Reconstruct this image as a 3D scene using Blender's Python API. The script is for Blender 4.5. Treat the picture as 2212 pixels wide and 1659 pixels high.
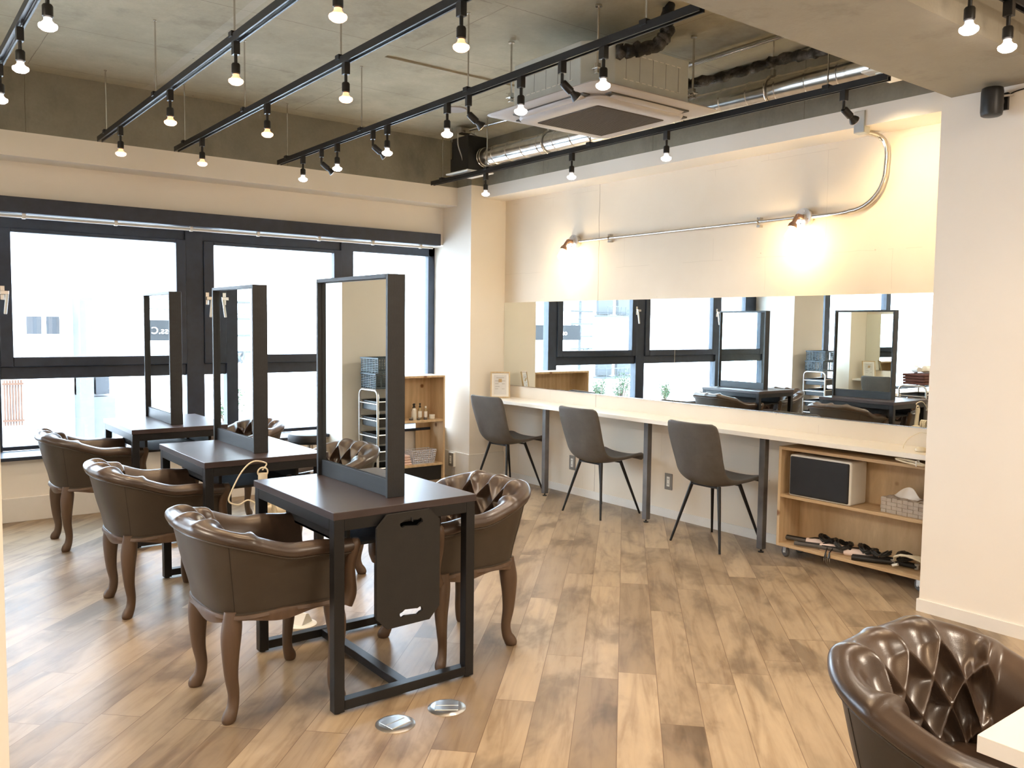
import bpy, bmesh, math, random
from mathutils import Vector, Matrix
random.seed(7)
PI = math.pi
for o in list(bpy.data.objects): bpy.data.objects.remove(o)
SC = bpy.context.scene
COL = SC.collection

# ------------------------------------------------------------------ camera
yaw, pit, rol = math.radians(37.446), math.radians(3.958), math.radians(0.69)
fw = Vector((math.sin(yaw)*math.cos(pit), math.cos(yaw)*math.cos(pit), -math.sin(pit)))
rt0 = Vector((math.cos(yaw), -math.sin(yaw), 0)); up0 = rt0.cross(fw)
rt = rt0*math.cos(rol) + up0*math.sin(rol); up = -rt0*math.sin(rol) + up0*math.cos(rol)
cam = bpy.data.cameras.new('camera'); camo = bpy.data.objects.new('camera', cam); COL.objects.link(camo)
M = Matrix((rt, up, -fw)).transposed().to_4x4(); M.translation = Vector((0, 0, 1.40))
camo.matrix_world = M
cam.sensor_fit = 'HORIZONTAL'; cam.sensor_width = 36.0; cam.lens = 36.0*1834.5/2212.0
cam.clip_start = 0.05; cam.clip_end = 200
SC.camera = camo
# ------------------------------------------------------------------ view + world + sun
SC.view_settings.view_transform = 'Standard'; SC.view_settings.look = 'None'
SC.view_settings.exposure = 0.75; SC.view_settings.gamma = 1.0; SC.view_settings.use_curve_mapping = False
W = bpy.data.worlds.new('world'); SC.world = W; W.use_nodes = True
W.node_tree.nodes['Background'].inputs[0].default_value = (0.70, 0.84, 1.0, 1)
W.node_tree.nodes['Background'].inputs[1].default_value = 13.0
sun = bpy.data.lights.new('sun', 'SUN'); sun.energy = 7.0; sun.angle = 0.01; sun.color = (1, .96, .9)
suno = bpy.data.objects.new('sun', sun); COL.objects.link(suno)
suno.rotation_euler = Vector((-0.35, 0.75, -0.75)).to_track_quat('-Z', 'Y').to_euler()
WARM_W, COOL_W, BULB_W, FILL_W = 14.5, 15.0, 3.0, 78.0

# ------------------------------------------------------------------ constants (metres)
XC = 4.68      # counter wall
YW = 6.69      # wall under / above the windows
YG = 6.99      # inner face of the window frames
PX, PY = 4.30, 6.235   # corner pillar faces
ZC = 3.03      # raw concrete ceiling
ZP = 2.625     # paint line on the beams
XR = 4.157     # right wall

# ------------------------------------------------------------------ materials
MATS = {}
class NT:
    def __init__(s, name):
        m = bpy.data.materials.new(name); m.use_nodes = True
        s.m = m; s.t = m.node_tree; s.b = s.t.nodes['Principled BSDF']; s.o = s.t.nodes['Material Output']
    def n(s, typ, **kw):
        nd = s.t.nodes.new('ShaderNode'+typ)
        for k, v in kw.items():
            if k.startswith('i_'):
                k2 = k[2:]; key = int(k2) if k2.isdigit() else k2.replace('_', ' ')
                nd.inputs[key].default_value = v
            else: setattr(nd, k, v)
        return nd
    def l(s, a, b): s.t.links.new(a, b)
    def math(s, op, a, b=None, c=None):
        nd = s.n('Math', operation=op)
        for i, v in enumerate((a, b, c)):
            if v is None: continue
            if hasattr(v, 'node'): s.l(v, nd.inputs[i])
            else: nd.inputs[i].default_value = v
        return nd.outputs[0]
    def coord(s, kind='Object', scale=(1, 1, 1), rot=(0, 0, 0), loc=(0, 0, 0)):
        c = s.n('TexCoord'); mp = s.n('Mapping')
        mp.inputs['Scale'].default_value = scale; mp.inputs['Rotation'].default_value = rot; mp.inputs['Location'].default_value = loc
        s.l(c.outputs[kind], mp.inputs[0]); return mp.outputs[0]
    def noise(s, vec, scale, detail=4, rough=.55, dist=0):
        nd = s.n('TexNoise'); nd.inputs['Scale'].default_value = scale; nd.inputs['Detail'].default_value = detail
        nd.inputs['Roughness'].default_value = rough; nd.inputs['Distortion'].default_value = dist
        s.l(vec, nd.inputs['Vector']); return nd.outputs[0]
    def ramp(s, fac, stops):
        nd = s.n('ValToRGB'); cr = nd.color_ramp
        while len(cr.elements) < len(stops): cr.elements.new(0.5)
        for e, (p, c) in zip(cr.elements, stops):
            e.position = p; e.color = (c[0], c[1], c[2], 1)
        s.l(fac, nd.inputs[0]); return nd.outputs[0]
    def mix(s, fac, a, b, typ='MIX'):
        nd = s.n('Mix', data_type='RGBA', blend_type=typ)
        for i, v in ((0, fac), (6, a), (7, b)):
            if hasattr(v, 'node'): s.l(v, nd.inputs[i])
            else: nd.inputs[i].default_value = v if i == 0 else (v[0], v[1], v[2], 1)
        return nd.outputs[2]
    def bump(s, h, strength=.2, dist=.01):
        nd = s.n('Bump'); nd.inputs['Strength'].default_value = strength; nd.inputs['Distance'].default_value = dist
        s.l(h, nd.inputs['Height']); s.l(nd.outputs[0], s.b.inputs['Normal'])
    def set(s, **kw):
        for k, v in kw.items():
            i = s.b.inputs[k.replace('_', ' ')]
            if hasattr(v, 'node'): s.l(v, i)
            else: i.default_value = (v[0], v[1], v[2], 1) if isinstance(v, tuple) else v
        MATS[s.m.name] = s.m; return s.m

def plain(name, col, rough=.5, metal=0.0, var=.06, scale=14, bump=0, **kw):
    t = NT(name); v = t.coord()
    f = t.noise(v, scale, 3)
    c = t.ramp(f, [(.3, tuple(max(0, x*(1-var)) for x in col)), (.7, tuple(min(1, x*(1+var)) for x in col))])
    if bump: t.bump(t.noise(v, scale*8, 3), bump, .002)
    return t.set(Base_Color=c, Roughness=rough, Metallic=metal, **kw)
def emit(name, col, s):
    t = NT(name); t.set(Base_Color=(.9, .9, .9), Emission_Color=col, Emission_Strength=s, Roughness=.3); return t.m

# floor: plank flooring laid on the diagonal
t = NT('oak_planks')
v = t.coord(rot=(0, 0, math.radians(-45)))
sx = t.n('SeparateXYZ'); t.l(v, sx.inputs[0])
X, Y = sx.outputs[0], sx.outputs[1]
PWD, PLN = .152, 1.21
row = t.math('FLOOR', t.math('DIVIDE', Y, PWD))
wn = t.n('TexWhiteNoise', noise_dimensions='1D'); t.l(row, wn.inputs['W'])
xs = t.math('ADD', t.math('DIVIDE', X, PLN), t.math('MULTIPLY', wn.outputs[0], 7.31))
colm = t.math('FLOOR', xs)
wn2 = t.n('TexWhiteNoise', noise_dimensions='2D'); cb = t.n('CombineXYZ'); t.l(row, cb.inputs[0]); t.l(colm, cb.inputs[1]); t.l(cb.outputs[0], wn2.inputs['Vector'])
idv = wn2.outputs[0]
fy = t.math('FRACT', t.math('DIVIDE', Y, PWD)); fx = t.math('FRACT', xs)
gy = t.math('MINIMUM', fy, t.math('SUBTRACT', 1.0, fy)); gx = t.math('MINIMUM', fx, t.math('SUBTRACT', 1.0, fx))
gap = t.math('MINIMUM', t.math('MULTIPLY', gy, PWD), t.math('MULTIPLY', gx, PLN))
gapm = t.math('LESS_THAN', gap, .0013)
gv = t.n('CombineXYZ'); t.l(t.math('ADD', t.math('MULTIPLY', X, .9), t.math('MULTIPLY', idv, 40.)), gv.inputs[0]); t.l(t.math('MULTIPLY', Y, 9.), gv.inputs[1]); t.l(idv, gv.inputs[2])
grain = t.noise(gv.outputs[0], 2.2, 8, .62, .8)
gv2 = t.n('CombineXYZ'); t.l(t.math('ADD', X, t.math('MULTIPLY', idv, 17.)), gv2.inputs[0]); t.l(t.math('MULTIPLY', Y, 2.2), gv2.inputs[1])
blotch = t.noise(gv2.outputs[0], 2.1, 4, .6, .4)
base = t.ramp(idv, [(0, (.27, .196, .123)), (.35, (.375, .281, .180)), (.7, (.455, .348, .226)), (1, (.32, .235, .150))])
g1 = t.ramp(grain, [(.3, (.66, .60, .55)), (.5, (.95, .94, .93)), (.75, (1.1, 1.1, 1.1))])
b1 = t.ramp(blotch, [(.36, (.52, .50, .49)), (.5, (.92, .91, .91)), (.7, (1.05, 1.05, 1.05))])
c = t.mix(1.0, base, g1, 'MULTIPLY'); c = t.mix(1.0, c, b1, 'MULTIPLY')
c = t.mix(gapm, c, (.16, .10, .06))
t.bump(t.math('SUBTRACT', grain, t.math('MULTIPLY', gapm, 1.)), .12, .002)
t.set(Base_Color=c, Roughness=t.math('ADD', .30, t.math('MULTIPLY', grain, .18)), Specular_IOR_Level=.45)

# painted plaster (slight unevenness)
t = NT('wall_paint'); v = t.coord()
c = t.ramp(t.noise(v, 1.3, 3), [(.3, (.81, .75, .665)), (.7, (.845, .785, .70))])
t.bump(t.noise(v, 90, 3), .12, .0015)
t.set(Base_Color=c, Roughness=.75)
# painted shuttered concrete: seams, pits, small cracks
t = NT('painted_concrete'); v = t.coord(); sx = t.n('SeparateXYZ'); t.l(v, sx.inputs[0])
Yc, Zc = sx.outputs[1], sx.outputs[2]
wob = t.math('MULTIPLY', t.math('SUBTRACT', t.noise(v, 6, 4), .5), .02)
yy = t.math('ADD', Yc, wob)
def seam(at, w): return t.math('LESS_THAN', t.math('ABSOLUTE', t.math('SUBTRACT', yy, at)), w)
s1 = seam(4.997, .0028)
br = t.n('TexBrick', offset=.5); br.inputs['Scale'].default_value = 1.0; br.inputs['Mortar Size'].default_value = .0016
br.inputs['Brick Width'].default_value = .86; br.inputs['Row Height'].default_value = .62; br.inputs['Mortar Smooth'].default_value = .2
cb = t.n('CombineXYZ'); t.l(t.math('ADD', yy, .45), cb.inputs[0]); t.l(t.math('ADD', Zc, wob), cb.inputs[1]); t.l(cb.outputs[0], br.inputs[0])
brk = t.math('MULTIPLY', br.outputs['Fac'], t.math('GREATER_THAN', t.noise(v, 2.3, 2), .53))
vo = t.n('TexVoronoi'); vo.inputs['Scale'].default_value = 5.5; t.l(v, vo.inputs['Vector'])
pit = t.math('LESS_THAN', vo.outputs['Distance'], .035)
dark = t.math('MAXIMUM', s1, t.math('MAXIMUM', t.math('MULTIPLY', brk, .26), t.math('MULTIPLY', pit, .5)))
c = t.ramp(t.noise(v, 1.6, 4), [(.3, (.76, .665, .54)), (.7, (.82, .73, .605))])
c = t.mix(t.math('MULTIPLY', dark, .7), c, (.30, .22, .15))
t.bump(t.math('SUBTRACT', t.math('MULTIPLY', t.noise(v, 7, 5), .35), dark), .28, .006)
t.set(Base_Color=c, Roughness=.7)
# raw concrete, with seams between shuttering boards
def raw_concrete(name, lo, hi, seams=True, axes=(0, 1), bw=1.8, bh=.9):
    t = NT(name); v = t.coord(); sx = t.n('SeparateXYZ'); t.l(v, sx.inputs[0])
    a = t.noise(v, 1.1, 6, .62, .5); b = t.noise(v, 6, 6, .7); d = t.noise(v, 60, 3)
    f = t.math('ADD', t.math('MULTIPLY', a, .65), t.math('ADD', t.math('MULTIPLY', b, .25), t.math('MULTIPLY', d, .10)))
    c = t.ramp(f, [(.36, lo), (.52, tuple((x+y)/2 for x, y in zip(lo, hi))), (.64, hi)])
    h = d
    if seams:
        br = t.n('TexBrick', offset=.5); br.inputs['Scale'].default_value = 1.0; br.inputs['Mortar Size'].default_value = .0026
        br.inputs['Brick Width'].default_value = bw; br.inputs['Row Height'].default_value = bh; br.inputs['Mortar Smooth'].default_value = .3
        cb = t.n('CombineXYZ'); wb = t.math('MULTIPLY', t.math('SUBTRACT', b, .5), .012)
        t.l(t.math('ADD', sx.outputs[axes[0]], wb), cb.inputs[0]); t.l(t.math('ADD', sx.outputs[axes[1]], wb), cb.inputs[1]); t.l(cb.outputs[0], br.inputs[0])
        m = t.math('MULTIPLY', br.outputs['Fac'], t.math('MULTIPLY', b, 1.2))
        c = t.mix(t.math('MINIMUM', m, .8), c, (.10, .075, .05))
        h = t.math('SUBTRACT', d, m)
    if name == 'ceiling_concrete':   # pale filler strip between two pours
        sm = t.math('LESS_THAN', t.math('ABSOLUTE', t.math('SUBTRACT', t.math('ADD', sx.outputs[0], t.math('MULTIPLY', b, .012)), 1.668)), .028)
        c = t.mix(t.math('MULTIPLY', sm, .36), c, (.50, .47, .40))
    st = t.ramp(t.noise(t.coord(scale=(1, 1, .35)), 3.2, 5, .7), [(.3, (.8, .8, .8)), (.45, (1, 1, 1))])
    c = t.mix(1.0, c, st, 'MULTIPLY')
    vo = t.n('TexVoronoi'); vo.inputs['Scale'].default_value = 3.4; t.l(v, vo.inputs['Vector'])
    c = t.mix(t.math('MULTIPLY', t.math('LESS_THAN', vo.outputs['Distance'], .03), .6), c, (.1, .08, .05))
    t.bump(h, .25, .004)
    return t.set(Base_Color=c, Roughness=.85)
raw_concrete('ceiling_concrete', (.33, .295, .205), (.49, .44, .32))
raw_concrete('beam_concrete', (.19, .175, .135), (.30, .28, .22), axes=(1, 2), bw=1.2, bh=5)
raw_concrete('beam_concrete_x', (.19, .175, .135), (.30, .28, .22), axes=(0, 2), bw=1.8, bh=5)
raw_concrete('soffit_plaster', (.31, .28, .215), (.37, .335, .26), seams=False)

plain('white_paint', (.80, .77, .70), .45, var=.02)
plain('white_trim', (.78, .74, .68), .5, var=.02)
plain('counter_white', (.86, .80, .70), .28, var=.015)
plain('frame_dark', (.022, .031, .050), .42, var=.15)  # blue of the flare around the windows is put into this base colour
plain('blind_dark', (.030, .036, .055), .5, var=.15)
plain('black_steel', (.012, .012, .013), .42, metal=.3, var=.1)
plain('black_plastic', (.012, .012, .012), .38, var=.1)
plain('black_foam', (.016, .014, .012), .75, var=.12, bump=.2)
plain('raw_steel', (.17, .16, .155), .42, metal=.85, var=.3, scale=6)
plain('steel', (.62, .60, .57), .22, metal=1., var=.1)
plain('brushed_steel', (.68, .66, .63), .32, metal=1., var=.05)
plain('copper_brown', (.42, .27, .20), .38, metal=.6, var=.15)
plain('ac_plate', (.42, .39, .37), .5, var=.03)
plain('ac_body', (.50, .51, .47), .55, var=.04)
plain('ac_grille', (.085, .075, .065), .6, var=.1, scale=60)
plain('ac_slot', (.05, .045, .04), .6)
plain('grey_plastic', (.40, .37, .33), .5, var=.04)
plain('socket_grey', (.22, .205, .185), .5, var=.04)
plain('white_plastic', (.80, .78, .72), .35, var=.02)
plain('cream_plastic', (.74, .66, .50), .35, var=.03)
plain('red_plastic', (.70, .09, .05), .4)
plain('pink_white', (.82, .66, .58), .35)
plain('rubber_grey', (.10, .10, .10), .6)
plain('fabric_black', (.012, .011, .011), .85, bump=.3)
plain('tweed_grey', (.44, .37, .30), .8, var=.1, bump=.4)
plain('tissue_white', (.85, .80, .74), .8)
plain('crate_blue', (.045, .070, .085), .45)
plain('towel_brown', (.11, .04, .03), .9, bump=.4)
plain('speaker_black', (.010, .010, .012), .5, var=.15)
plain('bottle_white', (.75, .72, .64), .35)
plain('bottle_amber', (.33, .25, .13), .15)
plain('label_dark', (.10, .09, .08), .6)
plain('notice_grey', (.62, .60, .57), .6, var=.02)
plain('paper_white', (.80, .77, .72), .6, var=.02)
plain('cardboard_pink', (.75, .55, .48), .7)
plain('ext_white', (.80, .80, .80), .8)
plain('ext_grey', (.017, .020, .024), .7)
plain('ext_column', (.060, .066, .072), .7)
plain('ext_sign', (.006, .008, .011), .5)
plain('ext_orange', (.060, .022, .006), .6)
plain('ext_ground', (.35, .36, .37), .8)
plain('leaf_green', (.030, .060, .018), .55, var=.3)
plain('tablet_glass', (.42, .60, .64), .12)
# soft grained leather
t = NT('brown_leather'); v = t.coord()
f = t.noise(v, 5, 4, .6)
c = t.ramp(f, [(.3, (.034, .020, .013)), (.55, (.055, .033, .021)), (.75, (.080, .048, .030))])
vo = t.n('TexVoronoi'); vo.inputs['Scale'].default_value = 420; t.l(v, vo.inputs['Vector'])
t.bump(t.math('ADD', t.math('MULTIPLY', vo.outputs['Distance'], .5), t.noise(v, 30, 4)), .13, .002)
t.set(Base_Color=c, Roughness=.33, Coat_Weight=.22, Coat_Roughness=.18, Specular_IOR_Level=.6)
t = NT('outer_leather'); v = t.coord()
f = t.noise(v, 3, 4, .6)
c = t.ramp(f, [(.3, (.038, .028, .019)), (.7, (.057, .042, .029))])
t.bump(t.noise(v, 260, 3), .12, .001)
t.set(Base_Color=c, Roughness=.45, Specular_IOR_Level=.5)
t = NT('grey_leather'); v = t.coord()
f = t.noise(v, 9, 6, .7)
c = t.ramp(f, [(.3, (.078, .067, .056)), (.55, (.100, .086, .072)), (.8, (.122, .104, .087))])
t.bump(t.noise(v, 200, 4), .2, .001)
t.set(Base_Color=c, Roughness=.55)
def wood(name, lo, hi, rough=.5, scale=(1, 1, 8), ws=6, knots=False):
    t = NT(name); v = t.coord(scale=scale)
    d = t.noise(v, 1.3, 3)
    wv = t.n('TexWave', wave_type='BANDS', bands_direction='X'); wv.inputs['Scale'].default_value = ws; wv.inputs['Distortion'].default_value = 7
    wv.inputs['Detail'].default_value = 3; wv.inputs['Detail Scale'].default_value = 1.2; t.l(v, wv.inputs[0])
    f = t.math('ADD', t.math('MULTIPLY', wv.outputs['Fac'], .16), t.math('MULTIPLY', t.noise(v, 7, 6, .65, .6), .84))
    c = t.ramp(f, [(.3, lo), (.6, tuple((a+b)/2 for a, b in zip(lo, hi))), (.8, hi)])
    if knots:
        vo = t.n('TexVoronoi'); vo.inputs['Scale'].default_value = 4.2; t.l(t.coord(), vo.inputs['Vector'])
        k = t.ramp(vo.outputs['Distance'], [(.05, (.35, .22, .14)), (.10, (1, 1, 1))])
        c = t.mix(1.0, c, k, 'MULTIPLY')
    t.bump(f, .1, .002)
    return t.set(Base_Color=c, Roughness=rough)
wood('walnut', (.080, .046, .027), (.125, .075, .044), .45, (3, 3, .5), 2.2)
wood('plywood', (.50, .345, .19), (.76, .57, .35), .5, (1.6, 1.6, .35), 4, True)
wood('plywood_edge', (.46, .30, .15), (.74, .54, .32), .55, (1, .5, 40), 5)
wood('black_oak', (.009, .010, .012), (.018, .020, .023), .45, (3, .4, 6), 9)
wood('light_oak', (.50, .36, .20), (.66, .50, .30), .5, (2, 2, 2), 6)
# dark tabletop laminate
t = NT('dark_tabletop'); v = t.coord(scale=(1, 1, 1))
c = t.ramp(t.noise(v, 6, 5), [(.3, (.040, .027, .027)), (.7, (.053, .037, .036))])
t.bump(t.noise(v, 160, 3), .08, .001)
t.set(Base_Color=c, Roughness=.36, Specular_IOR_Level=.5)
t = NT('mirror_glass'); t.set(Base_Color=(.86, .90, .88), Metallic=1.0, Roughness=.004)
# spiral duct
t = NT('galvanised'); v = t.coord()
c = t.ramp(t.noise(v, 18, 4), [(.3, (.58, .56, .52)), (.7, (.74, .72, .68))])
t.set(Base_Color=c, Roughness=.24, Metallic=1.0)
t = NT('foil_wrap'); v = t.coord()
t.bump(t.noise(v, 38, 5, .7), 1.0, .02)
c = t.ramp(t.noise(v, 12, 4), [(.45, (.012, .012, .012)), (.62, (.10, .095, .09))])
t.set(Base_Color=c, Roughness=.25, Metallic=.4)
# clear window pane
t = NT('window_glass')
tr = t.n('BsdfTransparent'); tr.inputs[0].default_value = (.95, .98, 1, 1); gl = t.n('BsdfGlossy'); gl.inputs['Roughness'].default_value = .0
ge = t.n('NewGeometry'); dt = t.n('VectorMath', operation='DOT_PRODUCT'); t.l(ge.outputs['Incoming'], dt.inputs[0]); t.l(ge.outputs['Normal'], dt.inputs[1])
fz = t.math('ADD', .04, t.math('MULTIPLY', .96, t.math('POWER', t.math('SUBTRACT', 1.0, t.math('ABSOLUTE', dt.outputs['Value'])), 5.0))); mx = t.n('MixShader')
t.l(fz, mx.inputs[0]); t.l(tr.outputs[0], mx.inputs[1]); t.l(gl.outputs[0], mx.inputs[2]); t.l(mx.outputs[0], t.o.inputs[0]); MATS['window_glass'] = t.m
# frosted plastic basket
t = NT('clear_plastic'); t.set(Base_Color=(.75, .77, .85), Roughness=.3, Alpha=.55)
emit('reflector_warm', (1.0, .36, .13, 1), .9); MATS['reflector_warm'] = bpy.data.materials['reflector_warm']
emit('reflector_white', (1.0, .90, .85, 1), .45); MATS['reflector_white'] = bpy.data.materials['reflector_white']
emit('lamp_warm', (1.0, .56, .30, 1), 3.2); MATS['lamp_warm'] = bpy.data.materials['lamp_warm']
emit('lamp_white', (1.0, .86, .78, 1), 14); MATS['lamp_white'] = bpy.data.materials['lamp_white']
emit('bulb_glow', (1.0, .80, .48, 1), 30); MATS['bulb_glow'] = bpy.data.materials['bulb_glow']

# ------------------------------------------------------------------ mesh helpers
class MB:
    def __init__(s): s.bm = bmesh.new()
    def box(s, x0, y0, z0, x1, y1, z1, mat=None):
        vs = [s.bm.verts.new(p) for p in ((x0,y0,z0),(x1,y0,z0),(x1,y1,z0),(x0,y1,z0),(x0,y0,z1),(x1,y0,z1),(x1,y1,z1),(x0,y1,z1))]
        for f in ((3,2,1,0),(4,5,6,7),(0,1,5,4),(1,2,6,5),(2,3,7,6),(3,0,4,7)): s.bm.faces.new([vs[i] for i in f])
        if mat is not None:
            for v in vs: v.co = mat @ v.co
        return s
    def tube(s, pts, rad, seg=10, squash=(1, 1), close=False, caps=True, ref=None):
        pts = [Vector(p) for p in pts]; n = len(pts)
        if not isinstance(rad, (list, tuple)): rad = [rad]*n
        tan = []
        for i in range(n):
            a = pts[(i-1) % n] if (i > 0 or close) else pts[i]; b = pts[(i+1) % n] if (i < n-1 or close) else pts[i]
            d = (b-a); tan.append(d.normalized() if d.length > 1e-9 else Vector((0, 0, 1)))
        r0 = Vector(ref) if ref else (Vector((0, 0, 1)) if abs(tan[0].z) < .9 else Vector((1, 0, 0)))
        nrm = (r0 - tan[0]*r0.dot(tan[0])).normalized(); rings = []
        for i in range(n):
            nrm = (nrm - tan[i]*nrm.dot(tan[i]))
            nrm = nrm.normalized() if nrm.length > 1e-6 else tan[i].orthogonal().normalized()
            bi = tan[i].cross(nrm)
            rings.append([s.bm.verts.new(pts[i] + nrm*math.cos(2*PI*k/seg)*rad[i]*squash[0] + bi*math.sin(2*PI*k/seg)*rad[i]*squash[1]) for k in range(seg)])
        m = n if close else n-1
        for i in range(m):
            A, B = rings[i], rings[(i+1) % n]
            for k in range(seg): s.bm.faces.new((A[k], A[(k+1) % seg], B[(k+1) % seg], B[k]))
        if caps and not close:
            s.bm.faces.new(rings[0][::-1]); s.bm.faces.new(rings[-1])
        return s
    def bar(s, a, b, w, h=None, up=(0, 0, 1)):
        """rectangular bar from a to b, w across, h along 'up'"""
        h = h or w; a = Vector(a); b = Vector(b); d = (b-a).normalized(); u = Vector(up)
        if abs(d.dot(u)) > .95: u = Vector((0, 1, 0))
        sd = d.cross(u).normalized(); u = sd.cross(d)
        vs = [s.bm.verts.new(p + sd*i*w/2 + u*j*h/2) for p in (a, b) for i, j in ((-1,-1),(1,-1),(1,1),(-1,1))]
        for f in ((3,2,1,0),(4,5,6,7),(0,1,5,4),(1,2,6,5),(2,3,7,6),(3,0,4,7)): s.bm.faces.new([vs[i] for i in f])
        return s
    def cyl(s, a, b, r, seg=16, r2=None): return s.tube([a, b], [r, r if r2 is None else r2], seg)
    def lathe(s, prof, c=(0, 0, 0), axis='z', seg=24):
        rings = []
        for r, h in prof:
            ring = []
            for k in range(seg):
                a = 2*PI*k/seg; x, y = r*math.cos(a), r*math.sin(a)
                p = {'z': (x, y, h), 'x': (h, x, y), 'y': (y, h, x)}[axis]
                ring.append(s.bm.verts.new(Vector(c)+Vector(p)))
            rings.append(ring)
        for A, B in zip(rings, rings[1:]):
            for k in range(seg): s.bm.faces.new((A[k], A[(k+1) % seg], B[(k+1) % seg], B[k]))
        s.bm.faces.new(rings[0][::-1]); s.bm.faces.new(rings[-1]); return s
    def prism(s, poly, lo, hi, axis='z'):
        def P(u, v, h): return {'z': (u, v, h), 'x': (h, u, v), 'y': (u, h, v)}[axis]
        A = [s.bm.verts.new(P(u, v, lo)) for u, v in poly]; B = [s.bm.verts.new(P(u, v, hi)) for u, v in poly]
        n = len(poly)
        for i in range(n): s.bm.faces.new((A[i], A[(i+1) % n], B[(i+1) % n], B[i]))
        s.bm.faces.new(A[::-1]); s.bm.faces.new(B); return s
    def grid(s, rows, close_u=False, close_v=False):
        V = [[s.bm.verts.new(p) for p in r] for r in rows]; n = len(V); m = len(V[0])
        for i in range(n if close_u else n-1):
            for j in range(m if close_v else m-1):
                s.bm.faces.new((V[i][j], V[(i+1) % n][j], V[(i+1) % n][(j+1) % m], V[i][(j+1) % m]))
        s.V = V; return s
    def face(s, pts): s.bm.faces.new([s.bm.verts.new(p) for p in pts]); return s
    def build(s, name, mat, parent=None, smooth=False, bevel=0, sub=0, bseg=2, solid=0):
        bmesh.ops.recalc_face_normals(s.bm, faces=s.bm.faces[:])
        me = bpy.data.meshes.new(name); s.bm.to_mesh(me); s.bm.free()
        o = bpy.data.objects.new(name, me); COL.objects.link(o)
        me.materials.append(MATS[mat])
        if smooth:
            for p in me.polygons: p.use_smooth = True
            if smooth != 'all':
                bm = bmesh.new(); bm.from_mesh(me)
                for e in bm.edges:
                    if len(e.link_faces) == 2 and e.calc_face_angle(0) > math.radians(38): e.smooth = False
                bm.to_mesh(me); bm.free()
        if solid:
            md = o.modifiers.new('solid', 'SOLIDIFY'); md.thickness = solid; md.offset = 0
        if bevel:
            md = o.modifiers.new('bevel', 'BEVEL'); md.width = bevel; md.segments = bseg; md.limit_method = 'ANGLE'; md.angle_limit = math.radians(40)
        if sub:
            md = o.modifiers.new('sub', 'SUBSURF'); md.levels = sub; md.render_levels = sub
        if parent: o.parent = parent
        return o

def tag(o, label, cat=None, group=None, kind=None):
    o['label'] = label
    if cat: o['category'] = cat
    if group: o['group'] = group
    if kind: o['kind'] = kind
    return o
def thing(name, label, cat, loc=(0, 0, 0), rz=0, group=None, kind=None):
    o = bpy.data.objects.new(name, None); COL.objects.link(o); o.empty_display_size = .05
    o.location = loc; o.rotation_euler = (0, 0, rz); return tag(o, label, cat, group, kind)
def dup(root, loc, rz=None, label=None, group=None):
    r = root.copy(); COL.objects.link(r); r.location = loc
    if rz is not None: r.rotation_euler = (0, 0, rz)
    if label: r['label'] = label
    if group: r['group'] = group
    def kids(src, dst):
        for ch in [c for c in bpy.data.objects if c.parent == src]:
            c = ch.copy(); COL.objects.link(c); c.parent = dst; kids(ch, c)
    kids(root, r); return r
def struct(name, mb, mat, label, cat='structure', **kw):
    return tag(mb.build(name, mat, None, **kw), label, cat, None, 'structure')

# ================================================================== ROOM SHELL
XL, YB = -5.2, -3.2
struct('floor', MB().box(XL, YB, -.12, 5.0, 7.06, 0), 'oak_planks', 'light oak plank floor laid on the diagonal', 'floor')
# ceiling slab with one shallow recessed panel towards the air conditioner
b = MB(); RX0, RX1, RY0, RY1, RD = 2.60, 4.43, 2.9, 4.72, .012
b.box(XL, YB, ZC+RD, 5.0, 7.2, ZC+.30)
b.box(XL, YB, ZC, RX0, 7.06, ZC+RD); b.box(RX0, RY1, ZC, 5.0, 7.06, ZC+RD); b.box(RX0, YB, ZC, 5.0, RY0, ZC+RD)
struct('ceiling', b, 'ceiling_concrete', 'raw board-marked concrete ceiling', 'ceiling')
# window wall
WX0, WX1, WZ0, WZ1 = -.05, 4.40, .455, 2.13
b = MB()
b.box(XL, YW, 0, PX, 7.06, WZ0-.02)
b.box(XL, YW, WZ1, PX+.3, 7.06, 2.60)
struct('wall_back', b, 'wall_paint', 'cream painted wall under and over the windows', 'wall')
struct('wall_corner', MB().box(PX, PY, 0, 5.0, YW+.001, ZP), 'wall_paint', 'cream painted pillar in the far right corner', 'wall')
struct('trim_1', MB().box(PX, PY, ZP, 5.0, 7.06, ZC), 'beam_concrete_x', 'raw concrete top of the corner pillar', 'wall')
struct('trim_2', MB().box(4.40, YW, 0, 5.0, 7.30, ZP), 'wall_paint', 'cream side reveal right of the windows', 'wall')
# beam over the windows
struct('trim_3', MB().box(XL, 6.455, 2.465, PX, 7.06, ZP), 'wall_paint', 'cream painted lower band of the concrete beam over the windows', 'beam')
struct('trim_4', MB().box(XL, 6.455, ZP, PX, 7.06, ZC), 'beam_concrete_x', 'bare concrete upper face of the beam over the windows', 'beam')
# pillar between the two window bays (behind the left edge of the view)
struct('wall_pillar', MB().box(-.69, 6.41, 0, -.05, 7.06, ZC), 'wall_paint', 'cream pillar between the window bays, seen in the mirrors', 'wall')
# counter wall
struct('wall_right', MB().box(XC, .6, 0, 5.0, PY, 2.53), 'painted_concrete', 'cream painted concrete wall behind the counter', 'wall')
struct('trim_5', MB().box(4.43, .6, 2.52, 5.0, PY, ZP), 'wall_paint', 'cream painted lower band of the beam over the counter wall', 'beam')
struct('trim_6', MB().box(4.43, .6, ZP, 5.0, PY, ZC), 'beam_concrete', 'bare concrete upper face of the beam over the counter wall', 'beam')
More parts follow.
